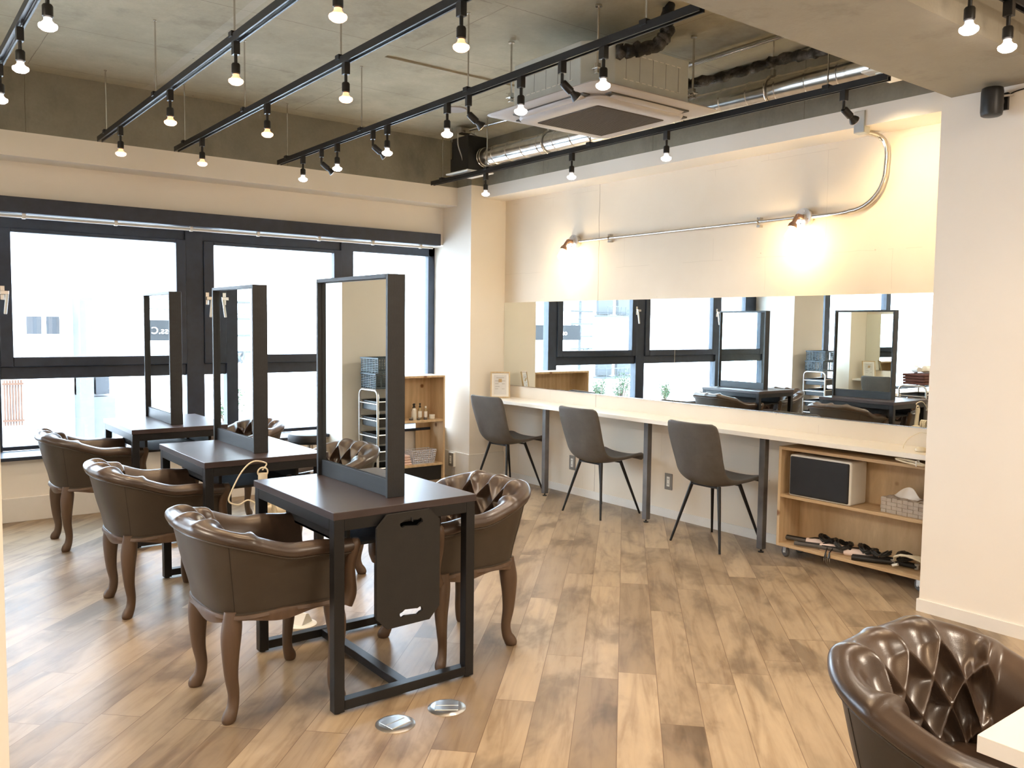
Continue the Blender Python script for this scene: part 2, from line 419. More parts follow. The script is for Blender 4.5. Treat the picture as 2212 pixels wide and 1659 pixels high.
# near right wall (in front of the alcove)
struct('wall_near', MB().box(XR, YB, 0, XR+.12, 2.06, ZC), 'wall_paint', 'plain cream wall at the right edge of the view', 'wall')
struct('wall_alcove', MB().box(XR, .5, 0, 5.0, .6, ZC), 'wall_paint', 'cream end wall of the counter alcove, hidden behind the near wall', 'wall')
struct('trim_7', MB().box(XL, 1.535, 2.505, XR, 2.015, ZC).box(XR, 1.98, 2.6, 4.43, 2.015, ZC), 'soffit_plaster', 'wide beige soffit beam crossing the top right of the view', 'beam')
# partition at the left edge, left wall and rear wall
struct('wall_left', MB().box(-1.4, 1.5, 0, .163, 1.62, 2.505), 'wall_paint', 'end of a cream partition at the lower left edge of the view', 'wall')
struct('wall_front', MB().box(XL, YB-.1, 0, 5.0, YB, ZC), 'wall_paint', 'cream wall behind the camera', 'wall')
struct('wall_side', MB().box(XL-.1, YB, 0, XL, 7.06, ZC), 'wall_paint', 'cream wall on the far left of the salon', 'wall')
# baseboards
struct('baseboard_back', MB().box(-.05, YW-.016, 0, PX, YW, .168), 'white_trim', 'tall white baseboard under the windows', 'baseboard', bevel=.003)
struct('baseboard_corner', MB().box(PX-.014, PY-.014, 0, PX, YW-.016, .238).box(PX, PY-.014, 0, XC, PY, .238), 'white_trim', 'tall white baseboard round the corner pillar', 'baseboard', bevel=.003)
struct('baseboard_right', MB().box(XC-.008, .6, 0, XC, PY-.014, .062), 'white_trim', 'low white baseboard along the counter wall', 'baseboard')
struct('baseboard_near', MB().box(XR-.009, YB, 0, XR, 2.06, .062).box(XR-.009, 2.06, 0, XR+.12, 2.069, .062), 'white_trim', 'low white baseboard on the near right wall', 'baseboard')
# ------------------------------------------------------------------ windows
FY0, FY1 = YG, YG+.07
struct('trim_8', MB().box(WX0, FY0, WZ0, WX0+.22, FY1, WZ1).box(WX0, FY0, WZ1-.085, WX1, FY1, WZ1).box(WX0, FY0, WZ0, WX1, FY1, WZ0+.03)
       .box(.68, FY0-.02, WZ0, .775, FY1, WZ1).box(2.06, FY0-.02, WZ0, 2.20, FY1, WZ1).box(3.41, FY0-.02, WZ0, 3.53, FY1, WZ1).box(4.33, FY0, WZ0, 4.40, FY1, WZ1)
       .box(.775, FY0, .97, 2.06, FY1, 1.06).box(2.20, FY0, .97, 3.41, FY1, 1.06),
       'frame_dark', 'dark metal frame and mullions of the window bay', 'window frame', bevel=.004)
def window(n, x0, x1, sash, label):
    w = thing('window_%d' % n, label, 'window', ((x0+x1)/2, FY0, WZ0), 0, None, 'structure')
    cx = (x0+x1)/2
    if sash:
        a, c2, z0, z1 = x0-cx, x1-cx, 1.06-WZ0, WZ1-.085-WZ0
        MB().box(a, -.035, z0, a+.082, .03, z1).box(c2-.075, -.035, z0, c2, .03, z1).box(a+.082, -.035, z0, c2-.075, .03, z0+.07).box(a+.082, -.035, z1-.03, c2-.075, .03, z1).build('sash', 'frame_dark', w, bevel=.006)
        MB().box(a+.082, 0, z0+.07, c2-.075, .006, z1-.03).build('window_pane', 'window_glass', w)
        MB().box(a, .02, .03, c2, .026, .97-WZ0).build('window_pane', 'window_glass', w)
        # handle on the left stile
        hx, hz = a+.022, 1.585-WZ0
        h = MB().box(hx-.014, -.043, hz-.05, hx+.014, -.035, hz+.05).cyl((hx, -.04, hz+.0), (hx, -.085, hz), .010, 10).box(hx-.02, -.09, hz-.012, hx+.035, -.072, hz+.014).build('handle_rose', 'steel', w, bevel=.002)
        MB().bar((hx+.025, -.082, hz+.005), (hx+.008, -.092, hz-.15), .020, .012, (0, 1, 0)).build('handle', 'white_plastic', w, bevel=.004)
    else:
        MB().box(x0-cx, .02, .03, x1-cx, .026, WZ1-.085-WZ0).build('window_pane', 'window_glass', w)
    return w
window(1, .17, .68, False, 'narrow fixed window pane left of the view, seen in the mirrors')
window(2, .775, 2.06, True, 'large opening window at the far left with a lever handle')
window(3, 2.20, 3.41, True, 'second opening window, behind the middle mirror')
window(4, 3.53, 4.33, False, 'full-height fixed window pane right of the tall mirrors')
struct('trim_9', MB().box(WX0, YW-.05, WZ0-.025, PX, FY0, WZ0), 'frame_dark', 'dark window sill running under the windows', 'window sill', bevel=.004)
# second bay, behind the left edge
b = MB().box(-5.2, FY0, WZ0, -.69, FY1, WZ0+.05).box(-5.2, FY0, WZ1-.08, -.69, FY1, WZ1)
for x in (-1.74, -3.4, -5.2): b.box(x, FY0-.02, WZ0, x+.13, FY1, WZ1)
struct('trim_10', b, 'frame_dark', 'dark frame of the second window bay, seen in the mirrors', 'window frame')
w = thing('window_5', 'large windows of the second bay, seen in the wall mirror', 'window', (-3, FY0, WZ0), 0, None, 'structure')
MB().box(-2.2, .02, .05, 2.3, .026, 1.6).build('window_pane', 'window_glass', w)

# ------------------------------------------------------------------ blind box
t_ = thing('roller_blind', 'long dark blind box over the windows with a white rail beneath', 'blind', (2.1, 6.60, 2.115))
MB().box(-2.13, 0, 0, 2.12, .085, .105).build('headbox', 'blind_dark', t_, bevel=.003)
MB().cyl((-2.10, .045, -.022), (2.06, .045, -.022), .009, 10).build('rail', 'white_plastic', t_, smooth=True)
for i, x in enumerate((-1.75, -1.20, -.62, -.09, .43, .95, 1.45, 1.93)):
    MB().box(x-.011, .03, -.035, x+.011, .06, 0).build('clip', 'white_plastic', t_, bevel=.002)

# ================================================================== TRACKS AND SPOTLIGHTS
def track(name, label, X, y0, y1, rods, group='ceiling light tracks'):
    t_ = thing('light_track', label, 'light track', (X, y0, 2.60), 0, group)
    L = y1-y0
    MB().box(-.0175, 0, 0, -.010, L, .034).box(.010, 0, 0, .0175, L, .034).box(-.010, 0, .018, .010, L, .034).build('rail', 'black_steel', t_)
    MB().box(-.010, .01, .012, -.0065, L-.01, .016).box(.0065, .01, .012, .010, L-.01, .016).build('contact_strip', 'steel', t_)
    for r in rods:
        MB().cyl((0, r-y0, .03), (0, r-y0, ZC-2.60), .0045, 8).cyl((0, r-y0, ZC-2.60-.006), (0, r-y0, ZC-2.60), .009, 12).build('hanger_rod', 'steel', t_, smooth=True)
        MB().box(-.022, r-y0-.02, .022, .022, r-y0+.02, .046).build('clamp', 'black_steel', t_, bevel=.002)
    return t_
track('t', 'black light track nearest the left edge of the ceiling', .56, 1.2, 6.33, (1.9, 3.1, 4.9, 6.1))
track('t', 'second black light track from the left, over the left armchairs', 1.32, -1.0, 6.33, (.2, 1.9, 3.72, 4.95, 6.13))
track('t', 'third black light track from the left, over the right side of the tables', 1.82, -1.0, 6.33, (.2, 1.9, 3.72, 4.97, 6.13))
track('t', 'black light track passing in front of the ceiling air conditioner', 2.58, 2.21, 6.33, (2.50, 3.78, 4.98, 6.17))
track('t', 'black light track nearest the counter wall', 3.975, 2.23, 6.36, (2.56, 4.35, 5.55, 6.2))
t_ = thing('light_track', 'short black light track behind the soffit at the top right corner', 'light track', (1.9, 1.44, 2.60), -PI/2, 'ceiling light tracks')
L = 2.1
MB().box(-.0175, 0, 0, -.010, L, .034).box(.010, 0, 0, .0175, L, .034).box(-.010, 0, .018, .010, L, .034).build('rail', 'black_steel', t_)
for r in (.3, 1.1, 1.9):
    MB().cyl((0, r, .03), (0, r, ZC-2.60), .0045, 8).build('hanger_rod', 'steel', t_, smooth=True)

def lamp_proto(kind):
    t_ = thing('track_spotlight', 'x', 'spotlight', (0, 0, 2.60), 0)
    MB().box(-.014, -.017, -.052, .014, .017, .004).build('adapter', 'black_plastic', t_, bevel=.002)
    if kind in ('warm', 'cool'):
        MB().cyl((0, 0, -.05), (0, 0, -.088), .0075, 10).build('stem', 'black_plastic', t_, smooth=True)
        MB().lathe([(.015, -.134), (.0185, -.130), (.0185, -.094), (.015, -.088)], seg=20).build('socket', 'black_plastic', t_, smooth=True)
        bl = MB().lathe([(.029, -.163), (.024, -.154), (.0145, -.143), (.0135, -.133)], seg=24).build('reflector', 'reflector_warm' if kind == 'warm' else 'reflector_white', t_, smooth=True)
        MB().lathe([(.006, -.180), (.020, -.177), (.030, -.169), (.0318, -.162), (.030, -.157)], seg=24).build('lamp_lens', 'lamp_warm' if kind == 'warm' else 'lamp_white', t_, smooth='all')
        ld = bpy.data.lights.new('spot', 'SPOT'); ld.energy = WARM_W if kind == 'warm' else COOL_W
        ld.color = (1, .70, .42) if kind == 'warm' else (1, .86, .70)
        ld.spot_size = math.radians(125); ld.spot_blend = 1.0; ld.shadow_soft_size = .028
        lo = bpy.data.objects.new('spot', ld); COL.objects.link(lo); lo.parent = t_; lo.location = (0, 0, -.186)
    else:
        MB().cyl((0, 0, -.05), (0, 0, -.092), .0075, 10).build('stem', 'black_plastic', t_, smooth=True)
        R = Matrix.Translation((0, 0, -.090)) @ Matrix.Rotation(math.radians(-52 if kind == 'off' else -60), 4, 'Y')
        for nm, prof, mt in (('socket', [(.014, -.062), (.0185, -.058), (.0185, -.006), (.014, 0)], 'black_plastic'),
                             ('reflector', [(.0275, -.098), (.022, -.084), (.0145, -.072), (.0135, -.060)], 'black_plastic'),
                             ('lamp_lens', [(.006, -.1035), (.020, -.102), (.0268, -.0985), (.0272, -.097)], 'steel' if kind == 'off' else 'lamp_warm')):
            o = MB().lathe(prof, seg=20).build(nm, mt, t_, smooth=True); o.matrix_local = R
        if kind == 'aimed':
            ld = bpy.data.lights.new('spot', 'SPOT'); ld.energy = 19; ld.color = (1, .76, .42); ld.spot_size = math.radians(100); ld.spot_blend = 1.0; ld.shadow_soft_size = .02
            lo = bpy.data.objects.new('spot', ld); COL.objects.link(lo); lo.parent = t_; lo.matrix_local = R @ Matrix.Translation((0, 0, -.112))
    return t_
PW, PC, PO = lamp_proto('warm'), lamp_proto('cool'), lamp_proto('off')
PL = lamp_proto('aimed')
ordn = ['first', 'second', 'third', 'fourth', 'fifth', 'sixth', 'seventh', 'eighth']
used = {}
def put(kind, x, y, label, rz=0, grp='track spotlights'):
    p = {'w': PW, 'c': PC, 'o': PO}[kind]
    if not used.get(kind): used[kind] = 1; p.location = (x, y, 2.60); p.rotation_euler = (0, 0, rz); p['label'] = label; p['group'] = grp
    else: dup(p, (x, y, 2.60), rz, label, grp)
for i, y in enumerate((5.76, 4.69, 3.71, 2.72)):
    put('w', 1.32, y, 'lit warm spotlight on the second track from the left, %s from the windows' % ordn[i], 0, 'lit warm spotlights')
for i, y in enumerate((5.76, 4.63, 3.67, 2.715)):
    put('w', 1.82, y, 'lit warm spotlight on the third track from the left, %s from the windows' % ordn[i], 0, 'lit warm spotlights')
for i, y in enumerate((5.89, 5.332, 4.647, 3.98, 3.325, 2.747)):
    put('c', 2.58, y, 'lit white spotlight on the air-conditioner track, %s lit one from the windows' % ordn[i], 0, 'lit white spotlights')
for i, y in enumerate((5.578, 4.83, 3.775, 3.02)):
    put('o', 2.58, y, 'unlit tilted spotlight on the air-conditioner track, %s unlit one from the windows' % ordn[i], math.radians(-14), 'unlit tilted spotlights')
for i, y in enumerate((5.565, 4.535, 3.655)):
    put('c', 3.975, y, 'lit white spotlight on the track nearest the counter wall, %s from the windows' % ordn[i], 0, 'lit white spotlights')
PL.location = (3.975, 2.465, 2.60); PL.rotation_euler = (0, 0, math.radians(-8)); PL['label'] = 'tilted spotlight turned towards the wall near the end of the counter-side track'
for i, y in enumerate((4.75, 4.11, 3.46)):
    put('c', .56, y, 'lit white spotlight on the leftmost track, %s from the windows' % ordn[i], 0, 'lit white spotlights')
put('c', 3.07, 1.44, 'lit white spotlight hanging at the top right, left one of the pair', 0, 'lit white spotlights')
put('c', 3.37, 1.44, 'lit white spotlight hanging at the top right, right one of the pair', 0, 'lit white spotlights')
# further lamps of the same tracks, behind the viewpoint
for y in (1.2, -.3): put('w', 1.32, y, 'lit warm spotlight on the second track, behind the viewpoint', 0, 'spotlights behind the viewpoint')
for y in (1.2, -.3): put('w', 1.82, y, 'lit warm spotlight on the third track, behind the viewpoint', 0, 'spotlights behind the viewpoint')
put('c', 2.3, 1.44, 'lit white spotlight behind the soffit, above the view', 0, 'spotlights behind the viewpoint')
# added fill lamps out of frame, soft light for the visible room
for i, (x, y) in enumerate(((-2.2, 2.6), (2.6, -1.2), (-1.5, -1.2))):
    ar = bpy.data.lights.new('fill_light', 'AREA'); ar.shape = 'RECTANGLE'; ar.size = 1.2; ar.size_y = .6; ar.energy = FILL_W; ar.color = (1, .86, .70)
    p = thing('fill_lamp', 'flat white fill lamp added under the ceiling, out of frame', 'fill lamp', (x, y, ZC-.05), 0, 'added fill lamps out of frame')
    MB().box(-.62, -.32, 0, .62, .32, .05).build('lamp_body', 'white_plastic', p, bevel=.004)
    ao = bpy.data.objects.new('fill_light', ar); COL.objects.link(ao); ao.parent = p; ao.location = (0, 0, -.01)

# ================================================================== TUB ARMCHAIR
def u_curve(w, a, xs, xf, n=240, ex=2.75):
    """plan of the chair back: arms straight from xf to xs, then a rounded back reaching xs-a"""
    pts = []
    for i in range(41): pts.append((xf+(xs-xf)*i/40, w))
    for i in range(1, 200):
        th = PI/2*i/100.0
        c, s_ = math.cos(th), math.sin(th)
        y = w*(abs(c)**(2/ex))*(1 if c >= 0 else -1); x = xs-a*abs(s_)**(2/ex); pts.append((x, y))
    for i in range(41): pts.append((xs+(xf-xs)*i/40, -w))
    d = [0]
    for p, q in zip(pts, pts[1:]): d.append(d[-1]+math.hypot(q[0]-p[0], q[1]-p[1]))
    out = []; j = 0
    for i in range(n+1):
        t_ = d[-1]*i/n
        while j < len(d)-2 and d[j+1] < t_: j += 1
        f = (t_-d[j])/max(1e-9, d[j+1]-d[j]); out.append((pts[j][0]+f*(pts[j+1][0]-pts[j][0]), pts[j][1]+f*(pts[j+1][1]-pts[j][1])))
    return out, d[-1]
def smst(a, b, x):
    x = max(0, min(1, (x-a)/(b-a))); return x*x*(3-2*x)
def catm(P, n):
    out = []
    m = len(P)
    for i in range(m-1):
        p0, p1, p2, p3 = P[max(0, i-1)], P[i], P[i+1], P[min(m-1, i+2)]
        for k in range(n):
            t_ = k/n
            out.append(tuple(.5*((2*b_)+(-a_+c_)*t_+(2*a_-5*b_+4*c_-d_)*t_*t_+(-a_+3*b_-3*c_+d_)*t_**3) for a_, b_, c_, d_ in zip(p0, p1, p2, p3)))
    out.append(tuple(P[-1])); return out
def resamp(P, n):
    d = [0]
    for p, q in zip(P, P[1:]): d.append(d[-1]+math.dist(p, q))
    out = []; j = 0
    for i in range(n+1):
        t_ = d[-1]*i/n
        while j < len(d)-2 and d[j+1] < t_: j += 1
        f = (t_-d[j])/max(1e-9, d[j+1]-d[j]); out.append(tuple(a+f*(b-a) for a, b in zip(P[j], P[j+1])))
    return out
def make_armchair():
    root = thing('armchair', 'x', 'armchair')
    N = 400
    base, LB = u_curve(.226, .212, -.02, .225, N, 3.3)
    nor = []
    for i in range(N+1):
        a, b2 = base[max(0, i-1)], base[min(N, i+1)]
        dx, dy = b2[0]-a[0], b2[1]-a[1]; l = math.hypot(dx, dy); nor.append((-dy/l, dx/l))
    # orientation: at arm start (y=+w) the outward normal must be +y
    sg = 1 if nor[0][1] > 0 else -1
    nor = [(sg*x, sg*y) for x, y in nor]
    def arc(i): return (i/N-.5)*LB
    def ztop(i):
        s_ = abs(arc(i)); return .620+.092*(1-smst(.12, .43, s_))-.010*smst(.48, .60, s_)
    def flare(i):
        s_ = abs(arc(i)); return .056+.022*(1-smst(.12, .42, s_))
    rows = []; lower = []; pip = []; bot = []
    for i in range(N+1):
        zt, f = ztop(i), flare(i); bx, by = base[i]; nx, ny = nor[i]
        P = lambda n, z: (bx+nx*n, by+ny*n, z)
        zj = zt-.052
        rows.append([P(n, z) for n, z in catm([(-.02, .368), (0, .378), (.22*f, .45), (.5*f, .53), (.86*f, zj-.004), (.93*f, zj+.008)], 5)])
        pip.append(P(.93*f+.004, zj+.004)); bot.append(P(.004, .386))
    shell = MB().grid(rows).build('outer_shell', 'outer_leather', root, smooth=True)
    for i in (int(N*(.5-.215/LB)), int(N*(.5+.215/LB))):
        nx, ny = nor[i]
        MB().tube([(x+nx*.0006, y+ny*.0006, z) for x, y, z in rows[i][6:]], .0007, 6).build('seam', 'fabric_black', shell, smooth=True)
    # tufted lining with the rolled top edge
    W0 = .27; du = .135; dv = .070; V0 = .068
    gf = lambda x: (1-math.exp(-(math.sqrt(math.sin(PI*x)**2+.012)-.11)/.33))/(1-math.exp(-.9/.33))
    rows = []; caps = []
    for i in range(N+1):
        zt, f = ztop(i), flare(i); bx, by = base[i]; nx, ny = nor[i]; s_ = arc(i)
        zj = zt-.052
        prof = catm([(.93*f, zj+.004), (.93*f+.013, zj+.012), (.93*f+.017, zt-.022), (.93*f+.005, zt-.005), (f-.03, zt+.002), (f-.062, zt-.014),
                     (.8*f-.075, zt-.055), (.6*f-.076, zt-.115), (.35*f-.07, .50), (.15*f-.062, .455), (-.058, .40)], 12)
        prof = resamp(prof, 150)
        # distance from the crest
        acc = 0; dist = [0]
        for p, q in zip(prof, prof[1:]): acc += math.hypot(q[0]-p[0], q[1]-p[1]); dist.append(acc)
        crest = max(range(len(prof)), key=lambda k: prof[k][1]); d0 = dist[crest]
        row = []
        edge = 1-smst(W0, W0+.022, abs(s_))
        for k, (n, z) in enumerate(prof):
            V = dist[k]-d0
            if V < V0:
                h = gf(s_/du)**2
                wgt = smst(-.085, -.03, V)*(.16+.84*smst(-.015, V0*.9, V))
            else:
                h = gf(s_/du+(V-V0)/(2*dv))*gf(s_/du-(V-V0)/(2*dv)); wgt = 1
            fade = 1-smst(.27, .31, V)
            d = (-.025+.038*h)*wgt*edge*fade
            a = prof[max(0, k-1)]; b2 = prof[min(len(prof)-1, k+1)]
            tx, tz = b2[0]-a[0], b2[1]-a[1]; l = math.hypot(tx, tz) or 1
            mx, mz = tz/l, -tx/l      # normal pointing to the padded side
            # padded side = away from shell interior
            n2, z2 = n-mx*d, z-mz*d
            row.append((bx+nx*n2, by+ny*n2, z2))
        rows.append(row)
        if i in (0, N):
            caps.append([(bx+nx*n, by+ny*n, z) for n, z in catm([(-.02, .368), (0, .378), (.22*f, .45), (.5*f, .53), (.86*f, zj-.004)], 4)] + row[::4])
    g = MB().grid(rows)
    lin = g.build('tufted_lining', 'brown_leather', root, smooth='all')
    # front pads closing the arms
    for cp, sx in zip(caps, (1, -1)):
        m = MB(); c0 = Vector((0, 0, 0))
        for p in cp: c0 += Vector(p)
        c0 /= len(cp)
        n = len(cp)
        rings = [[Vector(p) for p in cp], [Vector(p)+Vector((.012, 0, 0)) for p in cp], [c0+(Vector(p)-c0)*.86+Vector((.018, 0, 0)) for p in cp], [c0+(Vector(p)-c0)*.4+Vector((.019, 0, 0)) for p in cp]]
        m.grid([[tuple(q) for q in r] for r in rings], close_v=True); m.bm.faces.new(m.V[-1])
        m.build('arm_pad', 'brown_leather', root, smooth=True)
    MB().tube(pip, .0042, 6).build('piping', 'outer_leather', root, smooth=True)
    # tuft buttons
    bt = MB()
    def at(s_, V):
        i = int(round((s_/LB+.5)*N)); zt, f = ztop(i), flare(i); bx, by = base[i]; nx, ny = nor[i]
        prof = catm([(f-.03, zt+.002), (f-.062, zt-.014), (.8*f-.075, zt-.055), (.6*f-.076, zt-.115), (.35*f-.07, .50), (.15*f-.062, .455)], 8)
        acc = 0
        for p, q in zip(prof, prof[1:]):
            acc += math.hypot(q[0]-p[0], q[1]-p[1])
            if acc >= V: break
        return (bx+nx*(q[0]+.021), by+ny*(q[0]+.021), q[1]), (nx, ny)
    for r in range(3):
        for k in range(-3, 4):
            s_ = (k+(.5 if r % 2 else 0))*du
            if abs(s_) > W0-.01: continue
            (x, y, z), (nx, ny) = at(s_, V0+r*dv)
            bt.cyl((x, y, z), (x-nx*.009, y-ny*.009, z), .008, 10, .005)
    bt.build('button', 'brown_leather', lin, smooth=True)
    # seat cushion
    inn, _ = u_curve(.182, .175, -.02, .235, 60)
    rws = []
    for sc_, z in ((.97, .40), (1.0, .415), (1.0, .445), (.96, .462), (.8, .470), (.4, .474), (.02, .475)):
        rws.append([((x-.04)*sc_+.04, y*sc_, z) for x, y in inn])
    m = MB().grid(rws, close_v=True); m.bm.faces.new(m.V[-1]); m.bm.faces.new(m.V[0]); m.build('seat_cushion', 'brown_leather', root, smooth='all')
    # wooden seat rail with wavy lower edge
    path = [(x, y) for x, y in base] ; fr = [(.25, -.20), (.265, -.1), (.27, 0), (.265, .1), (.25, .20)]
    loop = path + fr; n = len(loop); rws = []
    cum = [0]
    for p, q in zip(loop, loop[1:]+loop[:1]): cum.append(cum[-1]+math.hypot(q[0]-p[0], q[1]-p[1]))
    cx, cy = 0, 0
    for i in range(n):
        a, b2 = loop[i-1], loop[(i+1) % n]; dx, dy = b2[0]-a[0], b2[1]-a[1]; l = math.hypot(dx, dy); ox, oy = sg*-dy/l, sg*dx/l
        x, y = loop[i]
        wv = .009*math.cos(2*PI*(cum[i]/cum[-1]*6)) ; zt = .385-.003*math.cos(2*PI*(cum[i]/cum[-1]*6))
        zl = .356+wv
        rws.append([(x+ox*.000, y+oy*.000, zt+.004), (x+ox*.010, y+oy*.010, zt), (x+ox*.014, y+oy*.014, zt-.012), (x+ox*.009, y+oy*.009, zl+.008), (x+ox*.010, y+oy*.010, zl), (x-ox*.022, y-oy*.022, zl), (x-ox*.022, y-oy*.022, zt)])
    MB().grid(rws, close_u=True, close_v=True).build('seat_rail', 'walnut', root, smooth=True)
    MB().tube(bot, .0045, 6).build('welt', 'outer_leather', root, smooth=True)
    # cabriole legs
    def leg(x, y, dx, dy, front):
        k = 1.0 if front else .7
        pts = [(0, .395, .030), (.002*k, .35, .037), (.012*k, .30, .038), (.016*k, .23, .0315), (.008, .16, .0255), (-.002, .095, .0215), (.004, .05, .0225), (.018, .024, .0265), (.025, .009, .026), (.026, 0, .020)]
        P = catm([(x+dx*o, y+dy*o, z, r) for o, z, r in pts], 4)
        m = MB().tube([p[:3] for p in P], [p[3] for p in P], 14, squash=(1, .86), ref=(dx, dy, 0))
        return m.build('leg', 'walnut', root, smooth=True)
    for sy_ in (1, -1):
        leg(.185, sy_*.215, .72, sy_*.5, True)
        leg(-.178, sy_*.178, -.85, sy_*.42, False)
        P = catm([(.226, sy_*.228, .360, .034), (.242, sy_*.234, .40, .030), (.240, sy_*.244, .45, .024), (.234, sy_*.256, .51, .021), (.240, sy_*.268, .56, .023), (.246, sy_*.276, .595, .022), (.247, sy_*.277, .612, .012)], 4)
        MB().tube([p[:3] for p in P], [p[3] for p in P], 12, squash=(.9, 1.1), ref=(1, 0, 0)).build('arm_post', 'walnut', root, smooth=True)
    return root
AC0 = make_armchair()
TX = [(1.292, 2.705), (1.262, 4.02), (1.285, 5.47)]     # table front-left corners
AC0.location = (1.175, 3.07, 0); AC0['label'] = 'brown leather tub armchair on the left of the nearest table'; AC0['group'] = 'tub armchairs'
dup(AC0, (1.15, 4.39, 0), 0, 'brown leather tub armchair on the left of the middle table')
dup(AC0, (1.14, 5.845, 0), 0, 'brown leather tub armchair farthest left, at the table by the windows')
dup(AC0, (2.02, 3.07, 0), PI+math.radians(1.5), 'brown leather tub armchair on the right of the nearest table, tufted back facing in')
dup(AC0, (2.0, 4.42, 0), PI-.06, 'brown leather tub armchair on the right of the middle table, mostly hidden behind it')
dup(AC0, (2.02, 5.80, 0), PI+.08, 'brown leather tub armchair on the right of the far table, by the round stool')
dup(AC0, (1.835, .715, 0), -PI/2+math.radians(1), 'large tufted brown leather armchair cut off at the bottom right corner, at the white table')

# ================================================================== SALON TABLES
TZ = .736
def make_table():
    r = thing('salon_table', 'x', 'table')
    w, d = .61, .765
    MB().box(0, 0, TZ-.028, w, d, TZ).build('tabletop', 'dark_tabletop', r, bevel=.0018)
    q = .040; zt = TZ-.028
    for x in (.004, w-.004-q):
        for y in (.004, d-.004-q):
            l = MB().box(x, y, .006, x+q, y+q, zt).build('leg', 'black_steel', r, bevel=.002)
            MB().cyl((x+q/2, y+q/2, 0), (x+q/2, y+q/2, .008), .012, 12).build('foot', 'black_plastic', l)
    for y in (.004, d-.004-q):
        MB().box(.004+q, y, .012, w-.004-q, y+q, .048).build('bottom_rail', 'black_steel', r, bevel=.002)
        MB().box(.004+q, y, zt-.042, w-.004-q, y+q, zt).build('top_rail', 'black_steel', r, bevel=.002)
    for x in (.004, w-.004-q):
        MB().box(x, .004+q, zt-.042, x+q, d-.004-q, zt).build('top_rail', 'black_steel', r, bevel=.002)
    MB().box(w/2-.02, .004+q, .012, w/2+.02, d-.004-q, .046).build('stretcher', 'black_steel', r, bevel=.002)
    s_ = MB().box(.10, .10, zt-.13, .115, d-.10, zt).box(w-.115, .10, zt-.13, w-.10, d-.10, zt).box(.10, .10, zt-.13, w-.10, d-.10, zt-.118).build('under_shelf', 'black_foam', r, bevel=.002)
    return r
T0 = make_table()
labs = ['dark brown topped black-framed salon table nearest the viewer', 'dark salon table in the middle of the row', 'dark salon table farthest away, beside the windows']
for i, (x, y) in enumerate(TX):
    if i == 0: T0.location = (x, y, 0); T0['label'] = labs[0]; T0['group'] = 'salon tables in a row'
    else: dup(T0, (x, y, 0), 0, labs[i])
def make_mirror():
    r = thing('table_mirror', 'x', 'mirror')
    w, h, dp, th = .62, .852, .076, .016
    for y0 in (0, w-th): MB().box(-dp/2, y0, 0, dp/2, y0+th, h).build('side_board', 'black_oak', r, bevel=.0015)
    MB().box(-dp/2, th, h-th, dp/2, w-th, h).build('top_board', 'black_oak', r, bevel=.0015)
    MB().box(-.024, th, 0, .024, w-th, .068).build('bottom_board', 'black_oak', r, bevel=.0015)
    MB().box(-.016, th, .068, .016, w-th, h-th).build('backing', 'black_oak', r)
    for s_ in (-1, 1):
        x = s_*.0185
        MB().box(min(x, x-s_*.0024), th+.003, .072, max(x, x-s_*.0024), w-th-.003, h-th-.003).build('mirror_glass', 'mirror_glass', r)
    return r
M0 = make_mirror()
mp = [(1.622, 2.825), (1.596, 4.175), (1.592, 5.612)]
labs = ['tall black-framed double mirror standing on the nearest table', 'tall black-framed double mirror standing on the middle table', 'tall black-framed double mirror on the far table, against the window']
for i, (x, y) in enumerate(mp):
    if i == 0: M0.location = (x-.012, y, TZ); M0.rotation_euler = (0, 0, math.radians(.6)); M0['label'] = labs[0]; M0['group'] = 'tall mirrors on the tables'
    else: dup(M0, (x, y, TZ), 0, labs[i])

# ---- black carrying board hanging at the end of the nearest table
def wavy_slot(cx, cz, w, h, n=48):
    pts = []
    for i in range(n):
        a = 2*PI*i/n; c_, s_ = math.cos(a), math.sin(a)
        x = w*(abs(c_)**.45)*(1 if c_ > 0 else -1); z = h*(abs(s_)**.8)*(1 if s_ > 0 else -1)
        z += .0035*math.sin(x/w*PI*3.0)
        pts.append((cx+x, cz+z))
    return pts
r = thing('kneeling_board', 'black foam board with two wavy hand holes hanging from the end of the nearest table', 'board', (1.588, 2.694, .282), math.radians(2))
hw, H_, c_ = .137, .425, .045
outl = [(-hw+c_, 0), (hw-c_, 0), (hw-.012, c_*.75), (hw, c_), (hw, H_-c_), (hw-c_*.8, H_), (-hw+c_*.6, H_), (-hw, H_-c_)]
outl = [(-hw+c_, 0), (hw-c_, 0), (hw, c_), (hw, H_-c_), (hw-c_, H_), (-hw+c_, H_), (-hw, H_-c_), (-hw, c_)]
bm = bmesh.new(); eds = []
for loop in (outl, wavy_slot(.01, .045, .050, .012), wavy_slot(.01, H_-.042, .050, .012)):
    vs = [bm.verts.new((x, 0, z)) for x, z in loop]
    for i in range(len(vs)): eds.append(bm.edges.new((vs[i], vs[(i+1) % len(vs)])))
bmesh.ops.triangle_fill(bm, use_beauty=True, use_dissolve=False, edges=eds)
m = MB(); m.bm.free(); m.bm = bm
bo = m.build('board', 'black_foam', r, solid=.011)
MB().tube([(.01, .010, H_-.030), (.01, .003, H_-.020), (.01, -.008, H_-.024), (.01, -.011, H_-.036)], .003, 8).build('hook', 'black_steel', r, smooth=True)

